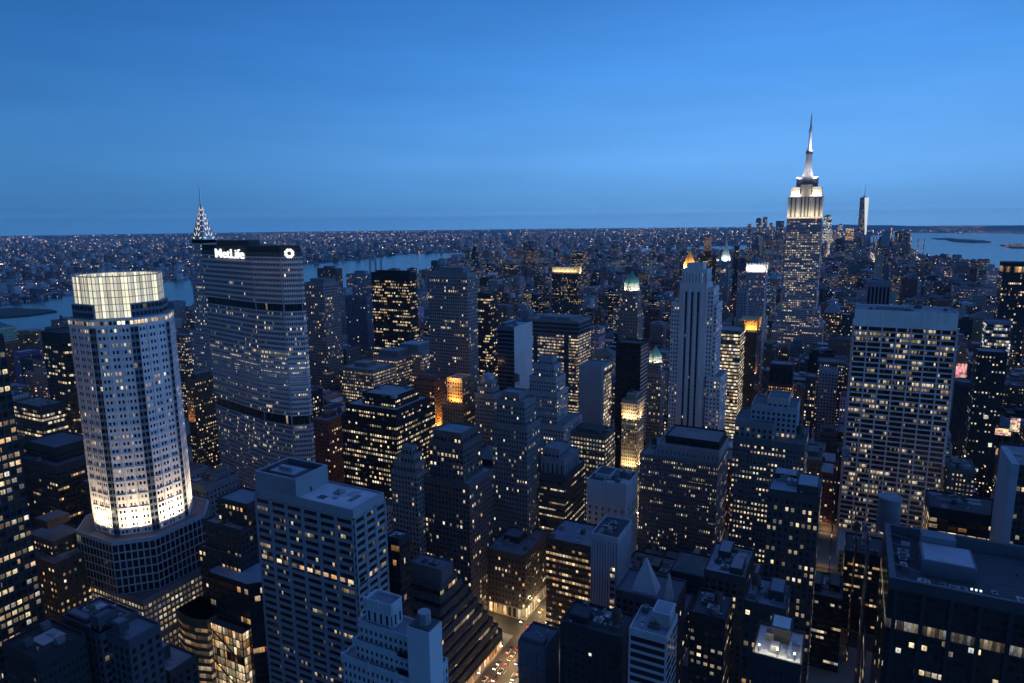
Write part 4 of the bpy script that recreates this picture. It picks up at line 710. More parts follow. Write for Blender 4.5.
x0,x1,y0,y1,H=survey(1012,1013,1062,466,Y=421,dep=40); r_=[o for o in COL.objects if o.get('label','').startswith('tall dark slab')][0]; mb=MB(); mb.box(x0-.9,x0+2.5,y0-1.2,y0+30,0,H+1.5,(.40,.44,.50)); mb.build('corner_fin',M['stone'],r_)
hero('office_tower','skyscraper','dark tower at the frame edge with an orange-lit crown band',(1003,1004,1032,263),Y=1150,st=style('darkgrid',wall=(.03,.03,.035),lit=.2,coh=.3),ref='orange-banded dark tower',yb=345,dep=30,blank=1,tiers=[(0,1,0,1,0,.93),(0,1,0,1,.93,.985,S((.1,.07,.05),bay=1.6,fl=9,ww=.95,wh=.8,lit=1.6,coh=0,warm=.85,bri=.9)),(0,1,0,1,.985,1)])
hero('office_tower','skyscraper','ribbed curving dark tower right of the white framed slab',(955,956,981,383),Y=760,st=style('dark',wall=(.085,.085,.10),bay=1.6,fl=60,ww=.5,wh=1,lit=0),ref='ribbed dark tower',yb=450,dep=24,cut=6,X=None)

hero('office_building','office building','long low block with a yellow-lit storey, behind the sunken-roof block',(929,930,1010,508),Y=455,st=style('grey',wall=(.05,.05,.06),bay=5,fl=4,ww=.85,wh=.6,lit=.9,coh=.6,warm=.7,bri=.8),ref='yellow-storey low block',yb=545,dep=30,blank=5,tiers=[(0,1,0,1,0,1)],rcol=(.06,.06,.07))
hero('office_tower','skyscraper','bluish glass block with white-lit floors by the theatre district',(986,987,1013,322),Y=1000,st=style('glass',wall=(.2,.24,.3),lit=.5,coh=.9,warm=.3,bri=.9),ref='white-floored glass block',yb=352,dep=26)
hero('office_tower','skyscraper','dark hotel slab speckled with lit rooms at the right of midtown',(977,978,1008,352),Y=720,st=style('dark',wall=(.02,.02,.024),bay=2.8,fl=3.3,ww=.4,wh=.45,lit=.3,coh=.3,warm=.4),ref='speckled hotel slab',yb=440,dep=24)
hero('office_building','office building','pale colonnaded penthouse tower behind the white framed slab',(867,868,891,282),Y=900,st=style('grey',wall=(.2,.21,.25),bay=4.2,fl=60,ww=.62,wh=.9,lit=0),ref='colonnaded penthouse tower',yb=309,dep=24)
# ---- Madison and Park, close left
def edge_grid_tower():
    b=at(3,336,H=None,Y=160) if 0 else at(3,336,Y=160); x1=b[0]; y1=160; H=b[2]; x0,y0=x1-60,82
    root=thing('office_tower','black gridded tower cut by the frame edge, many small yellow windows','skyscraper',((x0+x1)/2,(y0+y1)/2,0)); rng=random.Random(3); fm,rm=MB(),MB()
    st=style('darkgrid',wall=(.03,.03,.032),bay=2.6,fl=3.9,ww=.75,wh=.55,lit=.42,coh=.55,warm=.55,bri=.75)
    tier_mesh(fm,rm,x0,x1,y0,y1,0,H,st,(.05,.05,.05),rng); fm.build('facade',M['fac'],root); rm.decks(M['roof'],root); relief(root,'mullion_frame',[((x1,y0),(x1,y1))],2.6,0,0,H,.35,.5,0,0,(.05,.05,.055)); reserve(x0,x1,y0,y1,H,'edge gridded tower',560); OCC[-1]['px']=(-200,22)
edge_grid_tower()
hero('office_tower','skyscraper','dark rounded tower with glowing banded floors and a drum-like top',(36,66,73,335),Y=380,st=style('dark',wall=(.022,.02,.022),bay=1.6,lit=.22,coh=.85,warm=.58,bri=.95),ref='dark rounded tower',yb=430,dep=34,cut=9,blank=9,tiers=[(0,1,0,1,0,1),(-.14,.3,.2,1,0,.93)],rcol=(.03,.03,.04))
hero('office_building','office building','low slab with long strips of light, between edge tower and rounded tower',(12,40,46,408),Y=330,st=style('dark',wall=(.05,.05,.055),lit=.5,coh=.9,warm=.5),ref='strip-lit low slab',yb=432,dep=22)
hero('office_building','office building','boxy dark block with an overhanging lit slot under its upper roof',(17,55,93,468),Y=270,st=style('brown',wall=(.07,.055,.06),bay=2,fl=3.9,ww=.85,wh=.45,lit=.12,coh=.8,warm=.7),ref='boxy overhang block',yb=540,dep=36,tiers=[(0,1,0,1,0,1),(.0,.8,.2,1,1,1.14,style('dark',lit=.02))],rcol=(.10,.11,.14),blank=4)
hero('office_building','office building','brown masonry block speckled with square yellow windows, ledged corner',(14,54,92,566),Y=185,st=style('brown',wall=(.12,.075,.05),bay=3.2,fl=3.9,ww=.36,wh=.38,lit=.5,coh=.1,warm=.68,bri=.9),ref='brown speckled block',yb=690,dep=24,tiers=[(0,1,0,1,0,1),(.0,.72,.25,1,1,1.10)],roof=[('pent',.3,.6,.3,.8,4,92)],rcol=(.14,.15,.17),blank=1.2)
hero('office_tower','office building','orange-lit corner tower squeezed between lantern tower and sign slab',(185,192,217,381),Y=440,st=style('brown',wall=(.13,.085,.06),bay=2.7,fl=3.7,ww=.42,wh=.45,lit=.4,coh=.3,warm=.6),ref='orange corner tower',yb=470,dep=30,roof=[('pent',.2,.8,.2,.8,5)])
area_light('floodlight',(at(188,420,Y=436)[0],434,60),(at(190,420,Y=440)[0],440,85),2500,(8,2),(1,.4,.1))
hero('office_tower','office building','tall thin lit tower just behind the lantern tower',(160,184,189,336),Y=600,st=style('brown',wall=(.17,.13,.13),bay=2.4,lit=.5,coh=.3,warm=.5),ref='thin lit tower',yb=470,dep=18)
hero('office_building','office building','low stone block with roof machinery, right beside the lantern tower',(165,205,225,488),Y=268,st=style('grey',wall=(.22,.22,.24),bay=3,fl=3.7,ww=.4,wh=.45,lit=.06),ref='low machinery block',yb=560,dep=26,tiers=[(0,1,0,1,0,1),(.05,.5,.2,.7,1,1.05)],roof=[('units',5),('pent',.6,.9,.5,.9,3)],rcol=(.07,.075,.085))
hero('office_building','office building','dark terraced block with railed roof decks left of the twin-roof tower',(203,240,258,532),Y=225,st=style('brown',wall=(.075,.065,.065),bay=2.8,fl=3.7,lit=.10,warm=.7),ref='railed terrace block',yb=600,dep=22,tiers=[(0,1,0,1,0,1),(.2,1,.25,1,1,1.12),(-.08,1.06,-.12,1.06,0,.86)],roof=[('units',3)],rcol=(.2,.23,.28),blank=1)
# twin-level grey tower, the nearest big one
def twin_roof_tower():
    x0,x1,y0,y1,H=survey(255,353,384,512,Y=211); zf=lambda y: zat(x1,y0,y); root=thing('office_tower','big grey tower with long dark window strips, pale roof deck and raised end block','skyscraper',((x0+x1)/2,(y0+y1)/2,0)); rng=random.Random(12); w=(.285,.285,.31); fm,rm=MB(),MB()
    for a,b in (((x0,y0),(x1,y0)),((x1,y0),(x1,y1)),((x1,y1),(x0,y1)),((x0,y1),(x0,y0))): fm.plain(a,b,0,H-3.2,(.02,.02,.023)); fm.plain(a,b,H-3.2,H+.9,w)
    Q=inset([(x0,y0),(x1,y0),(x1,y1),(x0,y1)],.7); P=[(x0,y0),(x1,y0),(x1,y1),(x0,y1)]
    for i in range(4):
        a,b,c,d=P[i],P[(i+1)%4],Q[(i+1)%4],Q[i]; fm.face([(a[0],a[1],H+.9),(b[0],b[1],H+.9),(c[0],c[1],H+.9),(d[0],d[1],H+.9)],None,w); fm.face([(c[0],c[1],H),(d[0],d[1],H),(d[0],d[1],H+.9),(c[0],c[1],H+.9)],None,w)
    rm.face([(q[0],q[1],H) for q in Q],None,(.60,.63,.66)); fm.build('core_wall',M['fac'],root); rm.decks(M['roof'],root)
    st=S((.03,.03,.03),ww=.92,wh=.95,lit=.13,coh=.3,warm=.58,bri=.55); fl=3.72; L=x1-x0
    nf_=((x0,y0),(x1,y0)); wf=((x1,y0),(x1,y1)); ef=((x0,y1),(x0,y0))
    windows(root,[nf_],L/6,fl,8,H-3.2,.9,.85,st,6,.1,100,rng); windows(root,[wf],(y1-y0)/3,fl,8,H-3.2,.9,.85,st,3,.1,60,rng); windows(root,[ef],(y1-y0)/3,fl,8,H-3.2,.9,.85,st,3,.1,0,rng)
    relief(root,'pier_frame',[nf_],L/6,0,0,H-3.2,1.5,.75,0,0,w); relief(root,'pier_frame',[wf,ef],(y1-y0)/3,0,0,H-3.2,1.5,.75,0,0,w); relief(root,'spandrel_frame',[nf_,wf,ef],0,fl,8,H-3.2,0,0,1.7,.5,w)
    zl=zf(583); lb=MB(); s2=style('office',ww=.62,wh=.8,lit=1.5,coh=0,warm=.68,bri=.8,bay=L/12,fl=2.2)
    lb.wall((x0+1,y0-.55),(x1-.6,y0-.55),zl-1.2,zl+1.2,s2,rng,nf=1); lb.wall((x1+.55,y0+.6),(x1+.55,y1-.6),zl-1.2,zl+1.2,style(s2),rng,nf=1,n=4); lb.build('lit_storey',M['fac'],root)
    # raised end block with a sunken plant roof
    q0,q1,r0,r1,h2=survey(252,297,331,498,Y=211.6); h2=zat(q1,r0,497); h2=max(H+9,at(297,497,Y=211)[2]); pb=MB(); A=[(x0+.3,y0+.3),(q1,y0+.3),(q1,y1-.3),(x0+.3,y1-.3)]
    for i in range(4): pb.plain(A[i],A[(i+1)%4],H+.02,h2,(.30,.30,.33))
    B=inset(A,1.2)
    for i in range(4):
        a,b,c,d=A[i],A[(i+1)%4],B[(i+1)%4],B[i]; pb.face([(a[0],a[1],h2),(b[0],b[1],h2),(c[0],c[1],h2),(d[0],d[1],h2)],None,(.36,.37,.4)); pb.face([(c[0],c[1],h2-3),(d[0],d[1],h2-3),(d[0],d[1],h2),(c[0],c[1],h2)],None,(.1,.1,.12))
    pb.build('penthouse',M['stone'],root); rb=MB(); rb.face([(p[0],p[1],h2-3) for p in B],None,(.12,.13,.15)); rb.build('penthouse_roof',M['roof'],root)
    u=MB(); xa,xb=x0+5,q1-6; u.box(xa,xb,y0+5,y1-8,h2-3,h2-.4,(.38,.41,.46)); u.box(xa+3,xb-4,y0+8,y1-11,h2-.4,h2+1.2,(.33,.36,.4)); u.build('cooling_unit',M['metal'],root)
    d=MB(); d.box(q1+.02,q1+.12,y0+9,y0+10.1,H+.1,H+2.2,(.02,.02,.02)); d.build('roof_door',M['stone'],root)
    clutter(root,(q1+3,x1-2,y0+2,y1-2,H),None,rng,5); roof_item(('units',1),root,(q1+3,x1-3,y0+8,y1-2,H),dict(wall=(.3,.3,.3)),(.3,.3,.3),rng)
    reserve(x0,x1,y0,y1,h2,'twin-roof grey tower',690,root); OCC[-1].update(px=(250,386),yt=462)
twin_roof_tower()
# white stepped building with a blank elevator shaft
def wedding_cake():
    Y0=165; c=at(405,668,Y=Y0); x1=c[0]; k=1/(FPX/proj(x1,Y0,100)[2]*.891); px=lambda p,y=650:at(p,y,Y=Y0)[0]; root=thing('office_building','white stepped masonry building with dark punched windows and a blank shaft tower','office building',(x1-12,Y0+12,0)); w=(.46,.48,.51); rng=random.Random(21); st=S(w,bay=2.1,fl=3.3,ww=.42,wh=.5,lit=.03,coh=0,warm=.6,bri=.8)
    fm,rm=MB(),MB(); xl=px(341); xr=px(424); zt=lambda p,y:at(p,y,Y=Y0)[2]
    z1,z2,z3,z4,z5=zt(345,658),zt(352,645),zt(358,630),zt(368,612),0
    def T(a,b,c_,d,za,zb,s=st,bl=.9): tier_mesh(fm,rm,a,b,c_,d,za,zb,s,(.24,.27,.32),rng,bl,.8)
    T(xl,xr,Y0,Y0+15,0,z1); T(px(350),px(412),Y0+2,Y0+14,z1,z2); T(px(352),px(404),Y0+3.5,Y0+13,z2,z3); T(px(357),px(384),Y0+5,Y0+12,z3,z4+0,style(st,bay=2.4,fl=6,ww=.35,wh=.62,lit=0),2.2)
    fm.build('facade',M['fac'],root); rm.decks(M['roof'],root)
    T2=MB(); a,b=px(408,632),px(430,632); zs=zt(415,636)+3; T2.box(a,b,Y0-.6,Y0+7,0,zs,(.53,.55,.58)); T2.build('blank_shaft',M['stone'],root)
    m=MB(); m.box(a+.5,b-.5,Y0,Y0+6.5,zs,zs+.6,(.08,.08,.09)); m.build('shaft_roof',M['roof'],root)
    m=MB(); m.cyl((a+b)/2,Y0+3.3,zs+.6,zs+4.6,2.4,2.2,8,(.30,.33,.38)); m.build('water_tank',M['metal'],root)
    o=MB(); 
    for (p,zz,yy) in ((357,z4,Y0+5),(370.5,z4,Y0+5),(383.5,z4,Y0+5),(350,z2,Y0+2),(380,z2,Y0+2),(411,z2,Y0+2),(341.5,z1,Y0),(367,z1,Y0),(395,z1,Y0)): X=px(p); o.box(X-.35,X+.35,yy-.25,yy+.45,zz-2.2,zz+1.7,w,True)
    o.build('parapet_pinnacle',M['stone'],root)
    s=MB()
    for zz,(u,v),yy in ((z1,(341,424),Y0),(z2,(350,412),Y0+2),(z3,(352,404),Y0+3.5)): s.box(px(u),px(v),yy-.3,yy-.02,zz-.9,zz-.3,w,True)
    s.build('string_course',M['stone'],root)
    g=MB(); 
    for zz in(z3-4.4,z2-4.2): g=MB(); g.box(px(395),px(405),Y0+1.1,Y0+1.9,zz-1.5,zz+.1,(.03,.03,.04),True); g.build('balcony',M['metal'],root)
    reserve(xl,b,Y0-1,Y0+15,z3,'white stepped building',690,root); OCC[-1].update(px=(338,442),yt=604)
wedding_cake()
def dark_terraces():
    root=None; Y0=277; x1,_,H=at(440,572,Y=Y0); k=.62; rng=random.Random(31); x0=x1-30*k
    root=thing('office_building','black ziggurat of banded terraces stepping down to the lit avenue','office building',(x0,Y0,0)); fm,rm=MB(),MB(); st=style('dark',wall=(.075,.075,.085),bay=2.2,fl=4,ww=.98,wh=.5,lit=.22,coh=.9,warm=.62,bri=.8)
    tier_mesh(fm,rm,x0-2*k,x1+1*k,Y0+.5,Y0+12,H-8,H,style(st,wall=(.12,.12,.135),lit=0,ww=0),(.15,.17,.2),rng,1); z=H-8; n=10
    for i in range(n):
        e=i*1.35; h=6.1 if i<n-1 else z; tier_mesh(fm,rm,x0-4-e*.6,x1+.8+(-176.3-x1-.8)*(i/(n-1)),Y0-.8-17*(i/(n-1)),Y0+16+e*3.0,max(0,z-h),z,st,(.10,.11,.13),rng,1.7,.5); z-=h
    fm.build('facade',M['fac'],root); rm.decks(M['roof'],root); roof_item(('units',2),root,(x0-1,x1,Y0+1,Y0+11,H),dict(wall=(.2,.2,.2)),(.2,.2,.2),rng)
    sf=MB(); sf.wall((-175.9,Y0-17),(-175.9,Y0+50),.2,5.5,style('cream',bay=3.2,fl=5,ww=.75,wh=.75,lit=1.4,coh=0,warm=.7,bri=1.5),rng,nf=1); sf.build('shop_front',M['fac'],root)
    reserve(x0-12,-176,Y0-18,Y0+56,H,'black ziggurat',690,root); OCC[-1].update(px=(404,512),yt=545)
dark_terraces()
hero('office_building','office building','dark glass box with pale blue roof, wedged by the twin-roof tower',(385,399,406,541),Y=250,st=style('glass',wall=(.03,.035,.045),lit=.06,bay=2,warm=.7),ref='blue-roofed glass box',yb=640,dep=9,rcol=(.35,.38,.42))
r1,b1=hero('office_building','office building','round-cornered block above the bright shop fronts on the avenue corner',(485,524,546,558),X=-175.5,st=style('brown',wall=(.12,.09,.08),bay=2.6,fl=3.7,ww=.42,wh=.5,lit=.12,coh=.1,warm=.7),ref='avenue corner block',yb=640,dep=52,cut=2,roof=[('units',5),('pent',.2,.6,.3,.7,4)],rcol=(.2,.23,.28),tiers=[(0,1,0,1,.18,1)])
x0,x1,y0,y1,H=b1; mb=MB(); sf=style('cream',wall=(.35,.28,.18),bay=3.4,fl=9,ww=.6,wh=.8,lit=1.5,coh=0,warm=.62,bri=1.5); P=[(x0+2,y0),(x1-2,y0),(x1,y0+2),(x1,y1),(x0,y1),(x0,y0)]
[mb.wall(P[i],P[i+1],.15,H*.18,sf,RND,nf=1) for i in range(5)]; mb.build('shop_front',M['fac'],r1)
hero('office_building','office building','roofed arcade block with golden lit rows behind the ribbed white slab',(546,592,594,549),Y=352,st=style('office',wall=(.08,.07,.06),bay=2.2,fl=4.2,ww=.85,wh=.4,lit=.8,coh=.5,warm=.8,bri=.75),ref='golden-row arcade block',yb=602,dep=30,rcol=(.2,.24,.3))
# gothic white pyramids
def tent_roofs():
    Y0=300; p=at(640,597,Y=Y0); x0,x1=at(627,590,Y=Y0)[0],at(673,600,Y=Y0)[0]; H=p[2]; root=thing('office_building','dark block carrying a large white pyramid roof and a smaller spire','office building',((x0+x1)/2,Y0,0)); rng=random.Random(2); fm,rm=MB(),MB()
    tier_mesh(fm,rm,x0-6,x1+1,Y0,Y0+24,0,H,style('grey',wall=(.10,.10,.12),lit=.05),(.12,.14,.17),rng); fm.build('facade',M['fac'],root); rm.decks(M['roof'],root)
    for(u0,u1,ya,yb,yy,dd) in((630,656,558,592,Y0+4,10),(663,672,574,602,Y0+2,4)):
        a,b=at(u0,yb,Y=yy)[0],at(u1,yb,Y=yy)[0]; z0=H; xm=(a+b)/2; z1=zat(xm,yy+dd/2,ya); mb=MB(); mb.prism([(a,yy),(b,yy),(b,yy+dd),(a,yy+dd)],z0,z1,(.62,.64,.68),Q=[(xm-.3,yy+dd/2-.3),(xm+.3,yy+dd/2-.3),(xm+.3,yy+dd/2+.3),(xm-.3,yy+dd/2+.3)]); mb.build('pyramid_roof',M['stone'],root)
        fr=MB(); fr.tube((a,yy,z0),(xm,yy+dd/2,z1),.18,5,(.4,.42,.46)); fr.tube((b,yy,z0),(xm,yy+dd/2,z1),.18,5,(.4,.42,.46)); fr.build('ridge_frame',M['metal'],root)
    reserve(x0-6,x1+1,Y0,Y0+24,H,'white pyramid roof',None,root); OCC[-1].update(px=(622,675),yt=558,yb=612)
tent_roofs()
hero('office_building','office building','white open-framed building whose terrace storeys face the tower',(629,667,674,640),Y=240,st=style('bluewhite',wall=(.5,.52,.55),bay=12,fl=3.6,ww=.9,wh=.62,lit=.03),ref='white open-framed building',yb=690,dep=18,roof=[('units',2),('pent',.5,.95,.4,.9,6)],rcol=(.30,.35,.42),blank=1.5)
hero('office_building','office building','lone blue-roofed block standing on the dark side of the avenue',(518,545,548,650),Y=270,st=style('grey',wall=(.17,.19,.23),lit=.0,ww=.1),ref='lone blue-roofed block',yb=690,dep=18,roof=[('pent',.1,.9,.05,.25,3)],rcol=(.12,.14,.18))
# the lit glass atrium tower and its banded neighbour
def atrium():
    Y0=214; x1=at(255,575,Y=Y0)[0]; x0=at(204,570,Y=Y0)[0]; H=at(235,582,Y=Y0)[2]; root=thing('office_building','dark glass tower over a glowing atrium crossed by braces, lamps up its edge','office building',((x0+x1)/2,Y0,0)); rng=random.Random(5); fm,rm=MB(),MB(); D=20
    st=style('dark',wall=(.02,.018,.018),bay=2.6,fl=4,ww=.9,wh=.7,lit=.06,warm=.9,bri=.5); zt=at(225,621,Y=Y0)[2]
    P=[(x0+3,Y0),(x1-6,Y0-0),(x1,Y0+6),(x1,Y0+D),(x0,Y0+D),(x0,Y0+3)]; poly_tier(fm,rm,P,0,H,st,(.30,.35,.42),rng,1.5,.8); fm.build('facade',M['fac'],root); rm.decks(M['roof'],root)
    g=MB(); gs=S((.06,.04,.03),bay=2.6,fl=4.4,ww=.86,wh=.88,lit=1.8,coh=0,warm=.68,bri=.85); a,b=x0+1.5,x1-8; g.wall((a,Y0-4),(b,Y0-4),0,zt,gs,rng); g.wall((b,Y0-4),(b,Y0-.02),0,zt,gs,rng); g.wall((a,Y0-.02),(a,Y0-4),0,zt,gs,rng); g.face([(a,Y0-4,zt),(b,Y0-4,zt),(b,Y0-.02,zt),(a,Y0-.02,zt)],None,(.08,.09,.1)); g.build('atrium_glazing',M['fac'],root)
    br=MB(); 
    for i in range(4): br.tube((a,Y0-4.3,zt-i*18),(b,Y0-4.3,zt-(i+1)*18),.35,6,(.015,.015,.015))
    for q in range(5): X=a+(b-a)*q/4; br.tube((X,Y0-4.3,0),(X,Y0-4.3,zt+.6),.25,6,(.015,.015,.015))
    br.build('brace_frame',M['metal'],root)
    for i in range(12):
        l=MB(); z=H-3-i*4.6; l.box(x1+.05,x1+.7,Y0+7.5,Y0+8.2,z,z+.8,(1,.95,.85),True,(2.2,0,0)); l.build('edge_lamp',M['glow'],root)
    reserve(x0,x1,Y0-4,Y0+D,H,'glowing atrium tower',690); OCC[-1].update(px=(196,262),yt=560)
    Y2=206; xa,xb=at(174,612,Y=Y2)[0],at(202,612,Y=Y2)[0]; h=at(190,617,Y=Y2)[2]; r2=thing('office_building','short block of curved glowing bands beside the atrium tower','office building',((xa+xb)/2,Y2,0)); f2=MB(); rr=MB()
    P=[(xa,Y2+2),(xa+(xb-xa)*.3,Y2),(xa+(xb-xa)*.7,Y2),(xb,Y2+2),(xb,Y2+16),(xa,Y2+16)]; rr.face([(p[0],p[1],h) for p in P],None,(.08,.09,.1)); rr.build('roof',M['roof'],r2)
    s=S((.10,.07,.04),bay=4,fl=4.4,ww=1,wh=.55,lit=2.,coh=0,warm=.72,bri=.28); [f2.wall(P[i],P[(i+1)%6],0,h,s,rng) for i in range(6)]; f2.build('facade',M['fac'],r2)
    b_=MB(); Q=inset(P,-.4)
    for j in range(int(h/4.4)): b_.prism(Q,j*4.4-.9+4.4,j*4.4+.9+4.4 if j<int(h/4.4)-1 else h,(.12,.09,.06),True)
    b_.build('curved_band',M['stone'],r2); reserve(xa,xb,Y2,Y2+16,h,'curved-band block',690)
atrium()
# ---- dark roofs close by, bottom corner
def near_roofs():
    def gable(name,label,x0,x1,y0,y1,ze,zr,st,rc,ref):
        root=thing(name,label,'building',((x0+x1)/2,(y0+y1)/2,0)); fm,rm=MB(),MB(); rng=random.Random(int(x0)); P=[(x0,y0),(x1,y0),(x1,y1),(x0,y1)]
        [fm.wall(P[i],P[(i+1)%4],0,ze,st,rng) for i in range(4)]; xm=(x0+x1)/2
        rm.face([(x0,y0,ze),(xm,y0+4,zr),(xm,y1-4,zr),(x0,y1,ze)],None,rc); rm.face([(x1,y1,ze),(xm,y1-4,zr),(xm,y0+4,zr),(x1,y0,ze)],None,rc); rm.face([(x0,y0,ze),(x1,y0,ze),(xm,y0+4,zr)],None,rc); rm.face([(x1,y1,ze),(x0,y1,ze),(xm,y1-4,zr)],None,rc)
        fm.build('facade',M['fac'],root); rm.build('roof',M['copper'],root)
        for q in(.3,.7):
            m=MB(); y=y0+(y1-y0)*q; m.box(x1-3.2,x1-1.2,y-1,y+1,ze,ze+3.4,(.15,.17,.2)); m.build('dormer',M['stone'],root)
        reserve(x0,x1,y0,y1,zr,ref,None); return root
    p=at(52,655,Y=132); gable('church_hall','steep copper-green gabled roof near the bottom corner, dormers on its slope',p[0]-12,p[0]+10,128,160,p[2]-8,p[2]+4,style('stone',wall=(.13,.13,.14),lit=.03),(.14,.19,.22),'steep gabled roof')
    hero('office_building','office building','near dark block with stair tower, boxed tanks and one lit window',(62,100,108,634),Y=140,st=style('grey',wall=(.09,.09,.11),lit=.02),ref='near stair-tower block',yb=690,dep=16,tiers=[(0,1,0,1,0,1),(.78,1,.0,.5,1,1.06),(1.0,1.55,.15,1.0,0,.985)],roof=[('pent',.05,.55,.1,.3,1.6),('units',2),('pent',1.1,1.3,.2,.45,4)],rcol=(.16,.18,.22))
    hero('office_building','office building','low dark block with a pale rectangular lift housing, by the curved-band block',(142,170,176,674),Y=170,st=style('brown',wall=(.07,.065,.07),lit=.1),ref='pale lift-housing block',yb=690,dep=14,roof=[('pent',.1,.45,.1,.6,6)])
    hero('office_building','office building','pitch-dark block at the bottom left with a handful of lamps',(2,36,44,662),Y=118,st=style('dark',wall=(.03,.03,.035),ww=.4,wh=.4,lit=.05),ref='pitch-dark corner block',yb=690,dep=18,rcol=(.03,.03,.035))
near_roofs()
r1,b1=hero('office_building','office building','dark block with a brilliantly lit white roof terrace',(752,801,803,668),Y=215,st=style('dark',wall=(.04,.04,.045),ww=.5,wh=.5,lit=.06),ref='lit terrace block',yb=690,dep=20,roof=[('pent',.3,.72,.55,.95,5)],rcol=(.6,.6,.58))
for u in(.12,.5,.85):
    x=b1[0]+(b1[1]-b1[0])*u; mb=MB(); mb.cyl(x,b1[2]+2.5,b1[4],b1[4]+2.6,.09,.09,6,(.1,.1,.1)); mb.build('lamp_post',M['metal'],r1); mb=MB(); mb.cyl(x,b1[2]+2.5,b1[4]+2.6,b1[4]+3.1,.3,.3,8,(1,.95,.75)); mb.p1=[(5,0,0)]*len(mb.f); mb.build('lamp_head',M['glow'],r1); point_light('terrace_light',(x,b1[2]+2.2,b1[4]+3.4),900,.4,(1,.93,.7))
hero('office_building','office building','dark slab by the terrace, two rows of warm office windows at its foot',(818,865,866,655),Y=225,st=style('dark',wall=(.03,.03,.033),bay=4,fl=3.8,ww=.8,wh=.45,lit=.5,coh=.6,warm=.7),ref='warm-footed dark slab',yb=690,dep=18)
hero('office_building','office building','tall narrow dark slab with ladder of dim bays, left of the sunken-roof block',(848,868,869,560),Y=335,st=style('grey',wall=(.10,.11,.13),bay=3,fl=3.6,ww=.5,wh=.5,lit=.05),ref='ladder-bay dark slab',yb=690,dep=30)
hero('office_building','office building','pale roofed block with ring of skylights below the long warm-lit block',(704,745,746,580),Y=330,st=style('grey',wall=(.09,.09,.11),lit=.06),ref='ring-skylight block',yb=620,dep=34,roof=[('units',7),('pent',.2,.5,.5,.9,4),('pent',.6,.9,.1,.5,3)],rcol=(.32,.36,.42))
hero('office_building','office building','dark block with small bluish skylit terrace, right of the ring-skylight block',(744,786,787,612),Y=285,st=style('brown',wall=(.06,.055,.06),lit=.12),ref='skylit terrace block',yb=690,dep=24,roof=[('units',4),('tank',.2,.5),('pent',.55,.9,.3,.8,4)],rcol=(.2,.23,.28))
hero('office_building','office building','dark block with a full grid of white-lit windows near the bottom',(690,725,726,622),Y=275,st=style('dark',wall=(.035,.03,.03),bay=2.8,fl=3.7,ww=.55,wh=.42,lit=.42,coh=.6,warm=.42),ref='white-grid dark block',yb=690,dep=22,rcol=(.08,.09,.11),roof=[('tank',.7,.4),('units',3)])
hero('office_building','office building','near-black block beneath the white pyramid with two bright windows',(560,622,626,640),Y=262,st=style('dark',wall=(.05,.05,.055),bay=3.4,fl=3.7,ww=.4,wh=.4,lit=.05),ref='near-black two-window block',yb=690,dep=20,roof=[('pent',.1,.4,.2,.6,3),('units',4),('tank',.8,.5)],rcol=(.05,.055,.07))
hero('office_building','office building','low brick block with cluttered roof filling the gap below the round drum slab',(819,856,857,546),Y=405,st=style('brick',wall=(.14,.085,.07),lit=.14,coh=.2),ref='low gap block',yb=600,dep=30,roof=[('tank',.3,.5),('pent',.55,.85,.2,.7,4),('units',4)],rcol=(.12,.13,.15))
# ---- downtown and far towers
DT=[(748,752,224,S((.2,.22,.28),lit=.1)),(756,762,219,S((.24,.24,.28),lit=.12)),(763,768,217,S((.2,.2,.25),lit=.12)),(769,774,224,S((.22,.22,.27),lit=.15)),(776,785,221,S((.20,.22,.27),lit=.1)),
 (824,833,216,S((.5,.52,.56),lit=.5,warm=.25,bri=.9)),(822.5,834,230,S((.35,.28,.2),lit=.7,warm=.8)),(838,844,225,S((.5,.5,.5),lit=.4,warm=.4)),(846,855,228,S((.33,.25,.2),lit=.55,warm=.9,bri=.7)),(878,892.5,227,S((.34,.30,.26),lit=.5,warm=.7,bri=.6)),
 (868,875,231,S((.25,.26,.3),lit=.2)),(893,899,233,S((.22,.22,.25),lit=.2)),(902,912,236,S((.30,.27,.25),lit=.5,warm=.7,bri=.6)),(914,919,240,S((.16,.17,.21),lit=.2)),(920,925,239,S((.16,.17,.21),lit=.2)),(870,877,238,S((.2,.2,.25),lit=.3)),(813,821,232,S((.2,.2,.25),lit=.25))]
DL=['thin grey','pale mid-height','slender dusky','plain square','broad bluish','bright white gridded','squat golden-lit','white-capped small','rust-lit wide','broad beige lit','grey-blue narrow','dim slate','pinkish lit','dark stubby','dark square-topped','low dusky','short grey']
DW=['left of the cluster','in the left cluster','tallest of the left cluster','at the edge of the left cluster','just before the floodlit mast tower','right behind the floodlit mast tower','below the white gridded one','midway to the far glass tower','touching the far glass tower','right of the far glass tower','next to the beige one','between the beige and pinkish ones','standing near the bay','at the shore of the bay','last before the open bay','under the beige one','beside the golden-lit one']
for i,(a,b,yt,st) in enumerate(DT):
    Yd=5450+(i*137)%500; hero('skyscraper','skyscraper','%s tower of the far downtown skyline, %s'%(DL[i],DW[i]),(a,b-1,b,yt),Y=Yd,st=style(st,bay=4,fl=5,ww=.7,wh=.6,coh=.4,lit=st['lit']*1.4,bri=2.2),ref=None,yb=yt+14,dep=40,group='far downtown towers',roof=[('pent',.2,.8,.2,.8,9)] if i%2 else [])
BK=[(478,484,228),(495,500,230),(513,518,229),(524,531,231),(540,545,229),(554,559,232),(571,578,233),(459,463,233),(676,686,238),(420,425,236),(602,607,233),(645,650,234)]
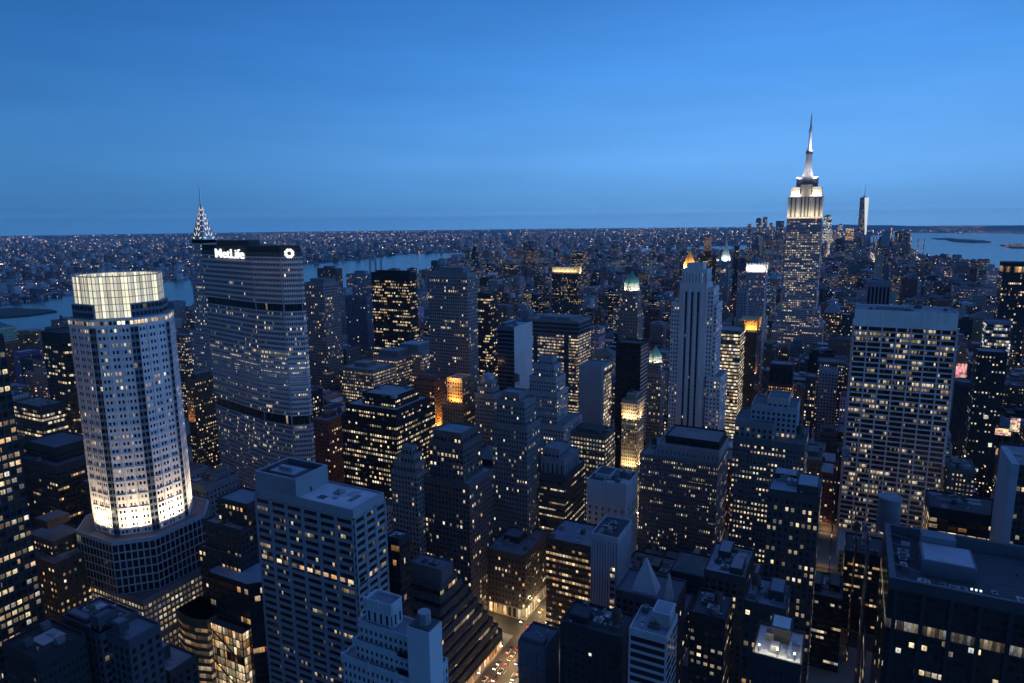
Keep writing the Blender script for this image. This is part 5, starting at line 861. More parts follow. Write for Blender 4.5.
for i,(a,b,yt) in enumerate(BK):
    w='first second third fourth fifth sixth seventh eighth ninth tenth eleventh twelfth'.split()[i]
    hero('apartment_tower','skyscraper',['tall','square','thin','wide','pale','grey','low broad','lone small','dark reddish bulky','riverside','pointed','narrow dusky'][i]+' tower on the far Brooklyn side, '+['above the broad grey tower','a step right of the tall one','mid-cluster','beside the thin one','past the wide one','over the brow block','above the gold topped tower','left end of cluster','left of the gold pyramid','beyond the river bend','above the green pyramid','short of the bulky reddish one'][i],(a,b-.8,b,yt+4.5),Y=4700+i*260,st=S((.34,.35,.4) if i!=8 else (.16,.1,.1),lit=.22,bay=4,fl=4),yb=yt+12,dep=30,group='far towers across the river')
for i in range(3):
    p=at(370.5+i*5.5,273,Z=0); root=thing('chimney_stack','tall power station chimney by the river, '+['left of three','middle of three','right of three'][i],'chimney',(p[0],p[1],0),'river power station chimneys'); mb=MB(); z=zat(p[0],p[1],257+i); mb.cyl(p[0],p[1],0,z,6,4.2,10,(.5,.45,.44)); mb.build('flue',M['stone'],root); m2=MB(); m2.cyl(p[0],p[1],z,z+1.5,4.6,4.6,10,(.2,.2,.2)); m2.build('rim',M['stone'],root)
# ================================================================== setting
def flat(name,P,z,mat,col=(.1,.1,.1)):
    mb=MB(); mb.face([(p[0],p[1],z) for p in P],None,col); return tag(mb.build(name,mat),kind='structure')
RG=30500
flat('ground',[(RG*cos(a),RG*sin(a)) for a in[2*pi*i/96 for i in range(96)]],0,M['ground'])
EAST=[(-1330,-900),(-1380,1500),(-1600,2300),(-2050,3000),(-2400,3600),(-2600,4150),(-2450,4750),(-1700,5500),(-900,6200),(-250,6900),(300,7150)]
EFAR=[(-2300,-900),(-2480,700),(-2595,1232),(-2735,1563),(-3041,2349),(-3339,3300),(-3360,4000),(-3560,4900),(-3000,5700),(-2000,6500),(-1300,7300),(-700,8300)]
RIVER=EAST+[(300,7600),(-300,8000)]+EFAR[::-1]
flat('river',RIVER,.6,M['water'])
BAY=[(1750,-900),(1700,1500),(1250,2900),(900,3700),(680,4300),(540,5000),(450,5900),(395,6900),(300,7150),(300,7600),(150,8600),(-100,10500),(300,12500),(950,15200),(2000,14300),(3000,12800),(3300,10500),(2650,8400),(2350,6500),(2500,4500),(2950,2500),(3050,-900)]
flat('bay',BAY,.6,M['water'])
def island(P,z=4): 
    mb=MB(); mb.prism(P,0.7,z,(.05,.06,.05)); return tag(mb.build('island',M['roof']),kind='structure')
island([at(x,y,Z=0)[:2] for x,y in((-60,314),(10,309),(50,310.5),(57,312),(30,316),(-10,319),(-60,323))])
island([at(x,y,Z=0)[:2] for x,y in((946,240),(962,239.6),(984,241),(991,242.6),(975,243),(955,242))],8); island([at(x,y,Z=0)[:2] for x,y in((931,238.6),(950,238.2),(957,239.2),(940,239.9))],6); island([at(x,y,Z=0)[:2] for x,y in((1000,245.5),(1016,244.2),(1040,245),(1040,248.5),(1012,248.5))],6)
def hills():
    mb=MB(); n=60; pr=[]
    for i in range(n+1):
        a=radians(-62+ 92*i/n); d=20500; h=75+45*sin(i*.37)+28*sin(i*.93+1)+16*sin(i*2.1)
        if a<radians(-4): h*=.3
        pr.append((a,d,h))
    for i in range(n):
        q=[]
        for a,d,h in(pr[i],pr[i+1]): q.append([((d-2600)*sin(a),(d-2600)*cos(a),0),(d*sin(a),d*cos(a),max(15,h)),((d+3500)*sin(a),(d+3500)*cos(a),0)])
        mb.face([q[0][0],q[1][0],q[1][1],q[0][1]],None,(.05,.06,.05)); mb.face([q[0][1],q[1][1],q[1][2],q[0][2]],None,(.05,.06,.05))
    tag(mb.build('hills',M['leaf']),kind='structure')
hills()
# avenues and streets: pavements stand proud of the roadway, with painted lines on the near avenue
AVE=[-1310,-1160,-930,-715,-580,-445,-303,-161,115,365,610,855,1100,1345,1600]
def street_y(n): return 590+(42-n)*80.0
pv=MB()
BLOCKS=[]
def inpoly(x,y,P):
    c=False; j=len(P)-1
    for i in range(len(P)):
        xi,yi=P[i]; xj,yj=P[j]
        if (yi>y)!=(yj>y) and x<(xj-xi)*(y-yi)/(yj-yi)+xi: c=not c
        j=i
    return c
def land(x,y): return not inpoly(x,y,RIVER) and not inpoly(x,y,BAY)
for n in range(49,-24,-1):
    ya,yb=street_y(n)+9,street_y(n-1)-9
    for i in range(len(AVE)-1):
        xa,xb=AVE[i]+14,AVE[i+1]-14
        if not(land(xa,ya) and land(xb,yb) and land(xa,yb) and land(xb,ya)): continue
        BLOCKS.append((xa,xb,ya,yb,n))
        if n>20: pv.box(xa,xb,ya,yb,0,.14,(.28,.28,.27))
# avenues east of the grid, down to the river
for n in range(30,-22,-1):
    ya,yb=street_y(n)+9,street_y(n-1)-9; x=-1310
    while x>-2700:
        xa,xb=x-190,x-16
        if land(xa,ya) and land(xb,yb) and land(xa,yb): BLOCKS.append((xa,xb,ya,yb,n))
        x-=206
tag(pv.build('pavement',M['stone']),kind='structure')
mk=MB()
for y in range(150,900,12):
    for x in(-168.2,-163.7,-158.7,-154.4): mk.face([(x-.08,y,.004),(x+.08,y,.004),(x+.08,y+4,.004),(x-.08,y+4,.004)],None,(.8,.8,.78))
tag(mk.build('road_markings',M['stone']),kind='structure')
# ================================================================== the rest of the city
rng=random.Random(77)
WALLS=[('grey stone',(.26,.26,.27)),('brown brick',(.15,.10,.08)),('red brick',(.19,.09,.07)),('beige stone',(.34,.30,.25)),('dark glass',(.035,.04,.05)),('pale concrete',(.42,.42,.43)),('slate grey',(.14,.15,.18)),('tan brick',(.26,.20,.15)),('white brick',(.52,.52,.53)),('black',(.025,.025,.028))]
LITW=[('almost unlit',.015),('few lights',.06),('scattered lights',.12),('many lights',.24),('brightly lit',.45)]
ROOFW=['flat roof','water tank','penthouse','twin penthouses','roof machinery','setback top','antenna mast','pitched cap']
cand=[]
def hdist(x,y):
    if x<-830 and 550<y<2500: b=rng.choice([28,40,55,70,90])
    elif y<760 and -760<x<700: b=rng.choice([28,38,48,60,75,95])
    elif y<1500 and abs(x)<800: b=rng.choice([22,30,40,50,62,80])
    elif y<2600 and abs(x)<900: b=rng.choice([18,24,30,38,50,70])
    elif y<5150: b=rng.choice([14,17,20,22,26,34]) if rng.random()<.93 else rng.uniform(45,75)
    elif -650<x<420: b=rng.choice([40,60,80,110,150])
    else: b=rng.choice([14,18,24])
    return b*rng.uniform(.85,1.2)
SHOP_E=(440,472,506); SHOP_W=(392,424,458,492)
FPS=[o['fp'] for o in OCC]+[(-183,-175,y,y+19) for y in SHOP_E]+[(-147,-139,y,y+18) for y in SHOP_W]
def clash(x0,x1,y0,y1,m=1.5):
    for a,b,c,d in FPS:
        if x0<b+m and x1>a-m and y0<d+m and y1>c-m: return True
    return False
def limit(x0,x1,y0,y1,H):
    """keep the lower city from standing in front of the surveyed towers"""
    for _ in range(14):
        if H<9: return None
        q=[proj(x,y,H) for x in(x0,x1) for y in(y0,y1)]
        if min(p[2] for p in q)<40: return None
        a,b,t,d=min(p[0] for p in q),max(p[0] for p in q),min(p[1] for p in q),max(p[2] for p in q)
        bad=False
        for o in OCC:
            if o['yb'] and o['d']>d-30 and a<o['px'][1] and b>o['px'][0] and t<o['yb']-1.5: bad=True;break
        if not bad: return H
        H*=.86
    return None
for xa,xb,ya,yb,n in BLOCKS:
    far=ya>1900
    for half in(0,1):
        y0,y1=(ya+1,(ya+yb)/2-1.2) if half==0 else ((ya+yb)/2+1.2,yb-1); x=xa+1
        while x<xb-8:
            w=rng.uniform(24,52) if far else rng.uniform(15,36); w=min(w,xb-1-x)
            if w<8: break
            x0,x1=x,x+w-.6; x+=w
            q=proj((x0+x1)/2,(y0+y1)/2,20)
            if q[2]<60 or q[0]<-60 or q[0]>1090 or q[1]>760: continue
            if clash(x0,x1,y0,y1): continue
            H=hdist((x0+x1)/2,(y0+y1)/2)
            if far and 14<=n<=22 and rng.random()<.05: H*=2
            H=limit(x0,x1,y0,y1,H)
            if not H: continue
            cand.append([x0,x1,y0,y1,H])
lights=MB()
def lamp(x,y,z,s,col,e):
    p=[(x+s,y,z),(x-s*.5,y+s*.87,z),(x-s*.5,y-s*.87,z)]; t,b=(x,y,z+s*1.3),(x,y,z-s*.8)
    for i in range(3): lights.face([p[i],p[(i+1)%3],t],None,col,(e,0,0)); lights.face([p[(i+1)%3],p[i],b],None,col,(e,0,0))
LC=[(1,.58,.26),(1,.68,.36),(1,.82,.55),(1,.6,.3),(1,.46,.18),(.85,.92,1)]
# which of them show, and how large: a small depth picture of boxes
GW,GH=512,342
idb=np.full((GH,GW),-1,int)
items=[(proj((o['fp'][0]+o['fp'][1])/2,(o['fp'][2]+o['fp'][3])/2,0)[2],o['fp'][0],o['fp'][1],o['fp'][2],o['fp'][3],o['H'],-2) for o in OCC]+[(proj((c[0]+c[1])/2,(c[2]+c[3])/2,0)[2],*c,i) for i,c in enumerate(cand)]
items.sort(key=lambda t:-t[0])
for d,x0,x1,y0,y1,H,i in items:
    q=[proj(x,y,z) for x in(x0,x1) for y in(y0,y1) for z in(0,H)]
    if min(p[2] for p in q)<20: continue
    a,b=min(p[0] for p in q)/2,max(p[0] for p in q)/2; t=[p[1]/2 for p in q]
    u0,u1,v0,v1=int(max(0,a)),int(min(GW,b+1)),int(max(0,min(t))),int(min(GH,max(t)+1))
    if u1>u0 and v1>v0: idb[v0:v1,u0:u1]=i
cnt=np.bincount(idb[idb>=0].ravel(),minlength=len(cand))
order=sorted(range(len(cand)),key=lambda i:-cnt[i])
NI=285
pick=[i for i in order[:NI] if cnt[i]>3]
REF=[(o['ref'],(o['px'][0]+o['px'][1])/2,o['yt'],o['d'],o['px']) for o in OCC if o['ref']]
used=set(); rest=MB(); restroof=MB(); tankm=MB()
def shape_word(w,h,d):
    if h<24: return 'low'
    if h>1.9*max(w,d): return 'slim'
    if h>70: return 'tall'
    if w>1.7*d or d>1.7*w: return 'long'
    return 'squat' if h<34 else 'mid-height'
for i in pick:
    x0,x1,y0,y1,H=cand[i]; px,py,pd=proj((x0+x1)/2,(y0+y1)/2,H); near=sorted(REF,key=lambda r:hypot((r[1]-px)*1.0,(r[2]-py)*.55))[:7]
    for tr in range(200):
        wn_,wc=rng.choice(WALLS); ln,lv=rng.choice(LITW[:4] if py>480 else LITW); rn=rng.choice(ROOFW); r=near[min(6,tr//6)]; sw=shape_word(x1-x0,H,y1-y0)
        over=r[4][0]-6<px<r[4][1]+6
        rel=('in front of the ' if pd<r[3] else 'behind the ') if over else 'near the '
        kind='block' if H<60 else 'tower'
        lab=f'{sw} {wn_} {kind}, {rn}, {ln}, {rel}{r[0]}'
        if lab not in used and len(lab.split())<=16: break
    used.add(lab); near_=py>400; wc=tuple(min(.6,c*rng.uniform(.8,1.15)*(.46 if near_ else .85)) for c in wc)  # lower-frame darkening put into the wall colour by picture row
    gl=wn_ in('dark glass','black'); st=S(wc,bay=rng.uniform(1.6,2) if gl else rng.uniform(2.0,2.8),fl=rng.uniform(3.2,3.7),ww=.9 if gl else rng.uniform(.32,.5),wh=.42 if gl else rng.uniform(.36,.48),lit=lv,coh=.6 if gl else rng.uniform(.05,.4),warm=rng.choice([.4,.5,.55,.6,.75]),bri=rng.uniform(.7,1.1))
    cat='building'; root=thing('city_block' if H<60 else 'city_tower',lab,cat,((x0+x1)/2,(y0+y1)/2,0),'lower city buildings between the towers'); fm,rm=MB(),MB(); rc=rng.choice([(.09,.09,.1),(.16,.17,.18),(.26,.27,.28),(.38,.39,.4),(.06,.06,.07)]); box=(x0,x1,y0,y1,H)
    if rn=='setback top':
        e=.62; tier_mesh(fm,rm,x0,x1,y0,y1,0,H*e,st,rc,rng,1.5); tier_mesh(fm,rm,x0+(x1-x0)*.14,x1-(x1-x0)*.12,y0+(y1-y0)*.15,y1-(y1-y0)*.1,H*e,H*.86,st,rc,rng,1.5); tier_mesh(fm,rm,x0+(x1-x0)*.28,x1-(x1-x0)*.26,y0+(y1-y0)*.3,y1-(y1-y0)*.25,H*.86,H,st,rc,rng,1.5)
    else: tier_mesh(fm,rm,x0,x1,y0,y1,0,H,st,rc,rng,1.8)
    fm.build('facade',M['fac'],root); rm.decks(M['roof'],root)
    if not gl and rn!='setback top':
        e=rng.uniform(.3,.8); roof_item(('cornice',H-rng.uniform(.2,1.4),e),root,box,st,rc,rng)
        if py>330: roof_item(('cornice',H*rng.uniform(.62,.8),.3),root,box,st,rc,rng)
    if cnt[i]>90 and not gl: relief(root,'pier_frame',[((x0,y0),(x1,y0)),((x1,y0),(x1,y1)) if x0<0 else ((x0,y1),(x0,y0))],st['bay']*rng.choice([1,2,2,3]),0,0,H-2,rng.uniform(.5,.9),.28,0,0,tuple(q*1.1 for q in st['wall']))
    if rn=='water tank': roof_item(('tank',rng.uniform(.25,.75),rng.uniform(.3,.7)),root,box,st,rc,rng); roof_item(('pent',.1,.35,.55,.9,2.8),root,box,st,rc,rng) 
    elif rn=='penthouse': a=rng.uniform(.1,.4); roof_item(('pent',a,a+rng.uniform(.25,.5),.2,.75,rng.uniform(3,6)),root,box,st,rc,rng)
    elif rn=='twin penthouses': roof_item(('pent',.1,.38,.2,.7,rng.uniform(3,5)),root,box,st,rc,rng); roof_item(('pent',.6,.9,.35,.85,rng.uniform(2.5,4)),root,box,st,rc,rng)
    elif rn=='roof machinery': roof_item(('units',4),root,box,st,rc,rng)
    elif rn=='antenna mast': roof_item(('pent',.3,.7,.3,.7,3),root,box,st,rc,rng); roof_item(('mast',.5,.5,rng.uniform(8,14),H+3.5),root,box,st,rc,rng)
    elif rn=='pitched cap': roof_item(('pyr',.12,.88,.12,.88,H+.1,min(9,.3*(x1-x0)),(.12,.17,.17),'copper'),root,box,st,rc,rng)
    if py>380 and rn!='setback top':
        roof_item(('units',rng.randint(1,4)),root,box,st,rc,rng); clutter(root,box,rc,rng,rng.randint(3,8))
sel=set(pick)
for i,c in enumerate(cand):
    if i in sel: continue
    x0,x1,y0,y1,H=c; wc=tuple(min(.62,q*rng.uniform(.9,1.7)) for q in rng.choice(WALLS)[1]); st=S(wc,bay=rng.uniform(2.4,3.3),fl=rng.uniform(3.4,3.9),ww=.5,wh=.5,lit=rng.choice([.05,.1,.18,.3]),coh=.15,warm=rng.choice([.3,.5,.55,.65,.85]),bri=rng.uniform(.8,1.3)); g=rng.choice([.06,.12,.22,.36,.5,.62])
    tier_mesh(rest,restroof,x0,x1,y0,y1,0,H,st,(g,g,g*1.04),rng,1.2)
    if rng.random()<.6: a=rng.uniform(.1,.5); X=x0+(x1-x0)*a; yv=y0+(y1-y0)*.3; h=rng.uniform(2.5,5); restroof.box(X,X+(x1-x0)*.35,yv,yv+(y1-y0)*.4,H,H+h,tuple(q*.9 for q in wc))
    if rng.random()<.35 and y0<2500: X,yv=x0+(x1-x0)*.7,y0+(y1-y0)*.75; tankm.cyl(X,yv,H+2.5,H+6.5,2,2,8,(.10,.07,.05)); tankm.cyl(X,yv,H+6.5,H+8,2.1,.1,8,(.06,.05,.045)); tankm.cyl(X,yv,H,H+2.5,.5,.5,6,(.05,.05,.05))
for c in cand:
    if c[2]>650 and rng.random()<.75:
        for _ in range(rng.choice([1,1,2,3])): lamp(rng.uniform(c[0],c[1]),c[2]-.7,c[4]*rng.uniform(.35,1.03),rng.uniform(.3,.55)+c[2]*.00022,rng.choice(LC),rng.choice([.8,1.4,2.4,4.]))
tag(rest.build('city_mass',M['fac']),kind='stuff'); tag(restroof.build('city_mass_roofing',M['roof']),kind='stuff'); tag(tankm.build('distant_water_tank_mass',M['roof']),kind='stuff')
# boroughs across the river and the far shore
bm=MB(); br=MB()
k=0
while k<29000:
    d=2300*(27000/2300)**(rng.random()**.86); a=radians(rng.uniform(-72,8)); x,y=d*sin(a),d*cos(a)
    if not land(x,y): continue
    q=proj(x,y,0)
    if q[0]<-20 or q[0]>1044: continue
    if x>-1310 and y<6900 : continue
    if inpoly(x,y,EAST+[(1700,7150),(1700,-900)]): continue
    k+=1; s=11+d*.0032; w,dd=s*rng.uniform(.7,1.9),s*rng.uniform(.5,1.2); h=rng.choice([7,9,10,12,14,18])*rng.uniform(.8,1.2)
    if rng.random()<.05: h=rng.uniform(28,60); w=dd=rng.uniform(18,34)
    g=rng.choice([(.2,.2,.2),(.32,.33,.35),(.10,.09,.09),(.48,.5,.54),(.07,.07,.09)]); st=S(g,bay=4,fl=4,ww=.4,wh=.5,lit=rng.choice([.02,.05,.1]),coh=0,warm=rng.choice([.4,.6,.9]),bri=1.)
    P=[(x,y),(x+w,y),(x+w,y+dd),(x,y+dd)]
    for i in(0,1,3): bm.wall(P[i],P[(i+1)%4],0,h,st,rng)
    gg=rng.choice([.04,.08,.16,.28,.5]); br.face([(p[0],p[1],h) for p in P],None,(gg,gg,gg*1.05))
    if rng.random()<.34:
        e=rng.choice([.5,.8,1.4,2.6,5.5])*(1+min(d,15000)/8000); lamp(x-4,y-4,rng.uniform(6,14),1.0+d*.00019,rng.choice(LC),e)
tag(bm.build('far_borough_buildings',M['fac']),kind='stuff'); tag(br.build('far_borough_roofing',M['roof']),kind='stuff')
# lamps and lit signs down in the streets of the far city
for i in range(7000):
    n=rng.randint(-22,40); y=street_y(n)+rng.uniform(-8,88); x=rng.choice(AVE+[-1500,-1700,-1900,-2100])+rng.uniform(-12,12)
    if y<900 or not land(x,y): continue
    lamp(x,y,rng.uniform(4,22),.55+y*.00028,rng.choice(LC),rng.uniform(.8,3.6))
for i in range(230):     # quays and terminals along the bay's far shore
    px=rng.uniform(908,1030); py=rng.uniform(231.2,234.4) if px>955 else rng.uniform(229.5,232.5)
    p=at(px,py,Z=2)
    lamp(p[0],p[1],rng.uniform(8,20),2.2,rng.choice([(1,.75,.6),(1,.6,.45),(.95,.95,1)]),rng.uniform(1.5,5))
for i in range(90): p=at(rng.uniform(1005,1030),rng.uniform(244.5,247.5),Z=2); lamp(p[0],p[1],9,1.8,(1,.55,.35),rng.uniform(.8,2))
for cx,w,cy in((95,20,241.5),(218,16,241),(420,30,247),(590,70,249),(445,70,240),(560,60,236),(640,60,240),(760,20,240)):
    for i in range(34): p=at(cx+rng.gauss(0,w*.5),cy+rng.gauss(0,1.6),Z=4); lamp(p[0],p[1],10,.8+p[1]*.0002,rng.choice([(1,.85,.65),(1,.95,.85)]),rng.uniform(1,4))
tag(lights.build('far_city_light_speckle',M['glow']),kind='stuff')
# ================================================================== the lit avenue
AX=-161
car=thing('car','x','car',(0,0,0),'cars on the lit avenue')
def make_car(root,col):
    b=MB(); b.prism([(-.9,-2.2),(.9,-2.2),(.9,2.2),(-.9,2.2)],.35,.95,col,True,Q=[(-.85,-2.1),(.85,-2.1),(.85,2.15),(-.85,2.15)]); b.build('body',M['paint'],root)
    c=MB(); c.prism([(-.82,-1.2),(.82,-1.2),(.82,1.4),(-.82,1.4)],.95,1.5,(.03,.035,.04),Q=[(-.65,-.7),(.65,-.7),(.65,.9),(-.65,.9)]); c.build('cabin',M['paint'],root)
    for sx in(-1,1):
        h=MB(); h.box(sx*.6-.2,sx*.6+.2,2.16,2.3,.6,.85,(1,.93,.8),True,(14,0,0)); h.build('headlight',M['glow'],root)
        t=MB(); t.box(sx*.6-.2,sx*.6+.2,-2.3,-2.21,.65,.85,(1,.06,.03),True,(7,0,0)); t.build('taillight',M['glow'],root)
        for yy in(-1.4,1.4):
            w=MB(); A=[(yy+.33*cos(k*pi/5),.33+.33*sin(k*pi/5)) for k in range(10)]; xa,xb=sx*.9-.12,sx*.9+.08
            w.face([(xb,p[0],p[1]) for p in A],None,(.02,.02,.02)); w.face([(xa,p[0],p[1]) for p in A[::-1]],None,(.02,.02,.02)); [w.face([(xa,A[k][0],A[k][1]),(xa,A[(k+1)%10][0],A[(k+1)%10][1]),(xb,A[(k+1)%10][0],A[(k+1)%10][1]),(xb,A[k][0],A[k][1])],None,(.02,.02,.02)) for k in range(10)]; w.build('wheel',M['stone'],root)
make_car(car,(.45,.35,.05))
taxi=car; dark=thing('car','x','car',(0,0,0),'cars on the lit avenue'); make_car(dark,(.04,.04,.05)); white=thing('car','x','car',(0,0,0),'cars on the lit avenue'); make_car(white,(.6,.6,.6))
def copy_thing(o):
    c=o.copy(); COL.objects.link(c)
    for ch in list(o.children): d=ch.copy(); COL.objects.link(d); d.parent=c
    return c
crng=random.Random(4); lanes=[-170.4,-166,-161,-156.4,-152.5]; y=232; ncar=0; firsts={}
KC=[('yellow taxi',taxi),('dark car',dark),('white car',white)]
for nm,cc in (('red car',(.35,.03,.03)),('silver car',(.38,.39,.4)),('blue car',(.04,.08,.25))): o=thing('car','x','car',(0,0,0),'cars on the lit avenue'); make_car(o,cc); KC.append((nm,o))
ordw=['first','second','third','fourth','fifth','sixth','seventh','eighth','ninth','tenth','eleventh','twelfth','thirteenth','fourteenth','fifteenth','sixteenth','seventeenth','eighteenth','nineteenth','twentieth']
per={}
while y<640 and ncar<100:
    kn,src=crng.choice([q for q in KC if per.get(q[0],0)<20] if ncar>5 else [KC[ncar]]); o=src if kn not in firsts else copy_thing(src); firsts[kn]=1
    li=crng.randrange(5); o.location=(lanes[li]+crng.uniform(-.3,.3),y,.002); o.rotation_euler=(0,0,pi if crng.random()<.55 else 0); per[kn]=per.get(kn,0)+1
    o['label']=f"{kn} on the lit avenue, {ordw[min(19,per[kn]-1)]} of its colour from the near end"; y+=crng.uniform(1.2,3.6) if y<420 else crng.uniform(3,9); ncar+=1
def street_lamp(x,y,sx,label):
    r=thing('street_lamp',label,'street lamp',(x,y,.14),'lamps along the lit avenue'); p=MB(); p.cyl(x,y,.14,8.6,.14,.08,8,(.08,.08,.08)); p.tube((x,y,8.5),(x+sx*2.2,y,9.1),.06,6,(.08,.08,.08)); p.build('post',M['metal'],r); h=MB(); h.box(x+sx*1.7,x+sx*2.6,y-.22,y+.22,8.85,9.05,(1,.72,.38),True,(60,0,0)); h.build('lamp_head',M['glow'],r); return r
for i,y in enumerate(range(236,640,27)):
    for s in(-1,1): street_lamp(AX+s*12.2,y,-s,f"tall street lamp on the {'far' if s<0 else 'near'} kerb of the lit avenue, {ordw[i]} from the near end")
    street_light('street_glow',(AX-4,y,8.4),14000,.6,(1,.60,.24)); street_light('street_glow',(AX+8,y+13,8.4),14000,.6,(1,.70,.38))
point_light('shop_glow',(-186,342,6),3000,1.5,(1,.78,.42)); point_light('shop_glow',(-171,356,6),3000,1.5,(1,.78,.42)); point_light('shop_glow',(-171,376,6),3000,1.5,(1,.8,.45))
# sodium glow of the other avenues and cross streets, down in the canyons
for ax,ys in ((-303,range(190,640,55)),(115,range(330,760,60)),(-445,range(250,520,60)),(365,range(640,900,80))):
    for yy in ys: street_light('street_glow',(ax,yy,9),crng.uniform(6000,14000),.8,(1,.56,.22) if crng.random()<.7 else (1,.8,.55))
for yn in (45,44,43,42,41,46,47):
    for xx in range(-290,110,95): street_light('street_glow',(xx,street_y(yn),8),crng.uniform(3000,8000),.8,(1,.58,.25))
# low lit shop fronts along both kerbs
def shop(x,y0,y1,h,label,s):
    r=thing('shop',label,'shop',(x,y0,0),'shops along the lit avenue'); m=MB(); w=6; xa,xb=(x,x+w) if s>0 else (x-w,x)
    m.box(xa,xb,y0,y1,.14,h,(.10,.09,.08)); m.build('wall',M['stone'],r); f=MB(); st=style('cream',bay=3,fl=h,ww=.8,wh=.7,lit=1.6,coh=0,warm=.7,bri=1.3); X=x-.06*s
    f.wall((X,y0+.4),(X,y1-.4),.4,h-.5,st,crng,nf=1); f.build('shop_front',M['fac'],r); c=MB(); c.box(x-.9*s if s>0 else x,x if s>0 else x+.9,y0+.2,y1-.2,h-.45,h-.3,(.1,.03,.03)); c.build('awning',M['stone'],r)
for i,y in enumerate(SHOP_E): shop(-176,y,y+19,6.5,f"lit shop front on the far side of the avenue, {ordw[i]} from the near end",-1)
for i,y in enumerate(SHOP_W): shop(-145.5,y,y+18,6,f"lit shop front on the near side of the avenue, {ordw[i]} from the near end",1)
# theatre district screens: flat glowing hoardings on the sides of buildings
SCR=[(961,372,9,17,900,(1,.42,.38),'tall pink and red screen above the speckled hotel'),(1003,432,13,7,700,(1,.62,.4),'slanting orange screen by the ribbed dark tower'),(1015,425,8,14,690,(1,.7,.5),'upright amber screen nearest the frame edge'),(1000,452,7,7,680,(.95,.5,.25),'small burnt-orange screen over the trees'),(1006,476,9,6,640,(1,.66,.36),'low bright orange screen by the pale-finned slab'),(975,470,5,3,640,(1,.85,.6),'tiny cream screen among the trees'),(990,445,3,4,690,(1,.9,.8),'tiny white screen beside the burnt-orange one'),(986,417,4,4,720,(1,.85,.6),'tiny yellow screen under the speckled hotel')]
for px,py,w,h,Y,c,lab in SCR:
    p=at(px,py,Y=Y); k=proj(*p)[2]/FPX; r=thing('billboard',lab,'screen',(p[0],p[1]+1,0),'theatre district screens'); m=MB(); m.box(p[0]-w*k/2,p[0]+w*k/2,Y+.1,Y+2.5,max(0,p[2]-h*k/2-1),p[2]+h*k/2+.6,(.05,.05,.05)); m.tube((p[0],Y+1.3,0),(p[0],Y+1.3,max(.5,p[2]-h*k/2-1)),1.0,6,(.05,.05,.05)); m.build('backing_frame',M['metal'],r)
    n=6; g=MB()
    for i in range(n):
        for j in range(n):
            e=crng.uniform(.15,1.5); cc=tuple(min(1,q*crng.uniform(.6,1.3)) for q in c); xa=p[0]-w*k/2+w*k*i/n; za=p[2]-h*k/2+h*k*j/n; g.face([(xa,Y,za),(xa+w*k/n,Y,za),(xa+w*k/n,Y,za+h*k/n),(xa,Y,za+h*k/n)],None,cc,(e,0,0))
    g.build('screen_face',M['glow'],r)
tl=MB(); lights=tl
for i in range(150):
    px,py=crng.uniform(955,1023),crng.gauss(458,22)
    if not 405<py<500: continue
    Y=crng.uniform(600,760); p=at(px,py,Y=Y); 
    if p[2]>2 : lamp(p[0],p[1],p[2] if p[2]<45 else crng.uniform(4,30),crng.uniform(.35,.8),crng.choice([(1,.5,.25),(1,.7,.45),(1,.85,.7),(1,.35,.2)]),crng.uniform(.8,3))
tag(tl.build('theatre_district_light_speckle',M['glow']),kind='stuff')
# a grove of bare dark park trees beyond the white framed slab
def tree(x,y,h,label):
    r=thing('park_tree',label,'tree',(x,y,.1),'park trees by the theatre district'); t=MB(); t.cyl(x,y,.1,h*.45,.4,.22,7,(.06,.045,.035)); q=random.Random(int(x*31+y)); L=MB()
    for i in range(5): a=q.uniform(0,6.28); t.tube((x,y,h*(.25+.05*i)),(x+cos(a)*h*.26,y+sin(a)*h*.26,h*(.55+.06*i)),.12,5,(.06,.045,.035))
    t.build('trunk',M['stone'],r)
    for i in range(240):
        u=q.uniform(0,6.28); v=q.uniform(-1,1); rr=h*.34*(q.random()**.4); s=q.uniform(.35,.8); c=(x+rr*cos(u)*sqrt(1-v*v),y+rr*sin(u)*sqrt(1-v*v),h*.66+rr*v*.85); d1=(q.uniform(-s,s),q.uniform(-s,s),q.uniform(-s,s)); d2=(q.uniform(-s,s),q.uniform(-s,s),q.uniform(-s,s)); g=q.uniform(.04,.09)
        L.face([c,tuple(c[j]+d1[j] for j in range(3)),tuple(c[j]+d1[j]+d2[j] for j in range(3)),tuple(c[j]+d2[j] for j in range(3))],None,(g*.6,g,g*.4))
    L.build('crown',M['leaf'],r)
tr=random.Random(8)
for i in range(9):
    p=at(938+i*8.5,468+tr.uniform(-7,7),Y=610+tr.uniform(-25,40)); h=tr.uniform(13,18); tree(p[0],p[1],h,f"dark leafy park tree, {ordw[i]} from the white framed slab")
# ================================================================== air, light and camera
def haze():
    m,k,out=newmat('haze_air'); v=k.new('ShaderNodeVolumePrincipled'); v.inputs['Color'].default_value=(.58,.84,1,1); v.inputs['Density'].default_value=HAZE; v.inputs['Anisotropy'].default_value=.0; k.put(out.inputs['Volume'],v.outputs[0])
    a=RG+300; mb=MB(); mb.box(-a,a,-a,a,-1,575,bottom=True); tag(mb.build('haze',m),kind='stuff')
HAZE=3.6e-5; WEST=2.6
haze()
w=bpy.data.worlds.new('World'); sc.world=w; w.use_nodes=True; t=w.node_tree; t.nodes.clear(); k=N(t)
out=k.new('ShaderNodeOutputWorld'); bg=k.new('ShaderNodeBackground'); k.put(out.inputs[0],bg.outputs[0])
tc=k.new('ShaderNodeTexCoord'); d=k.new('ShaderNodeSeparateXYZ'); k.put(d.inputs[0],tc.outputs['Generated']); dx,dy,dz=d.outputs
el=k.m('MAXIMUM',dz,0.)
ramp=k.new('ShaderNodeValToRGB'); cr=ramp.color_ramp; cr.interpolation='LINEAR'
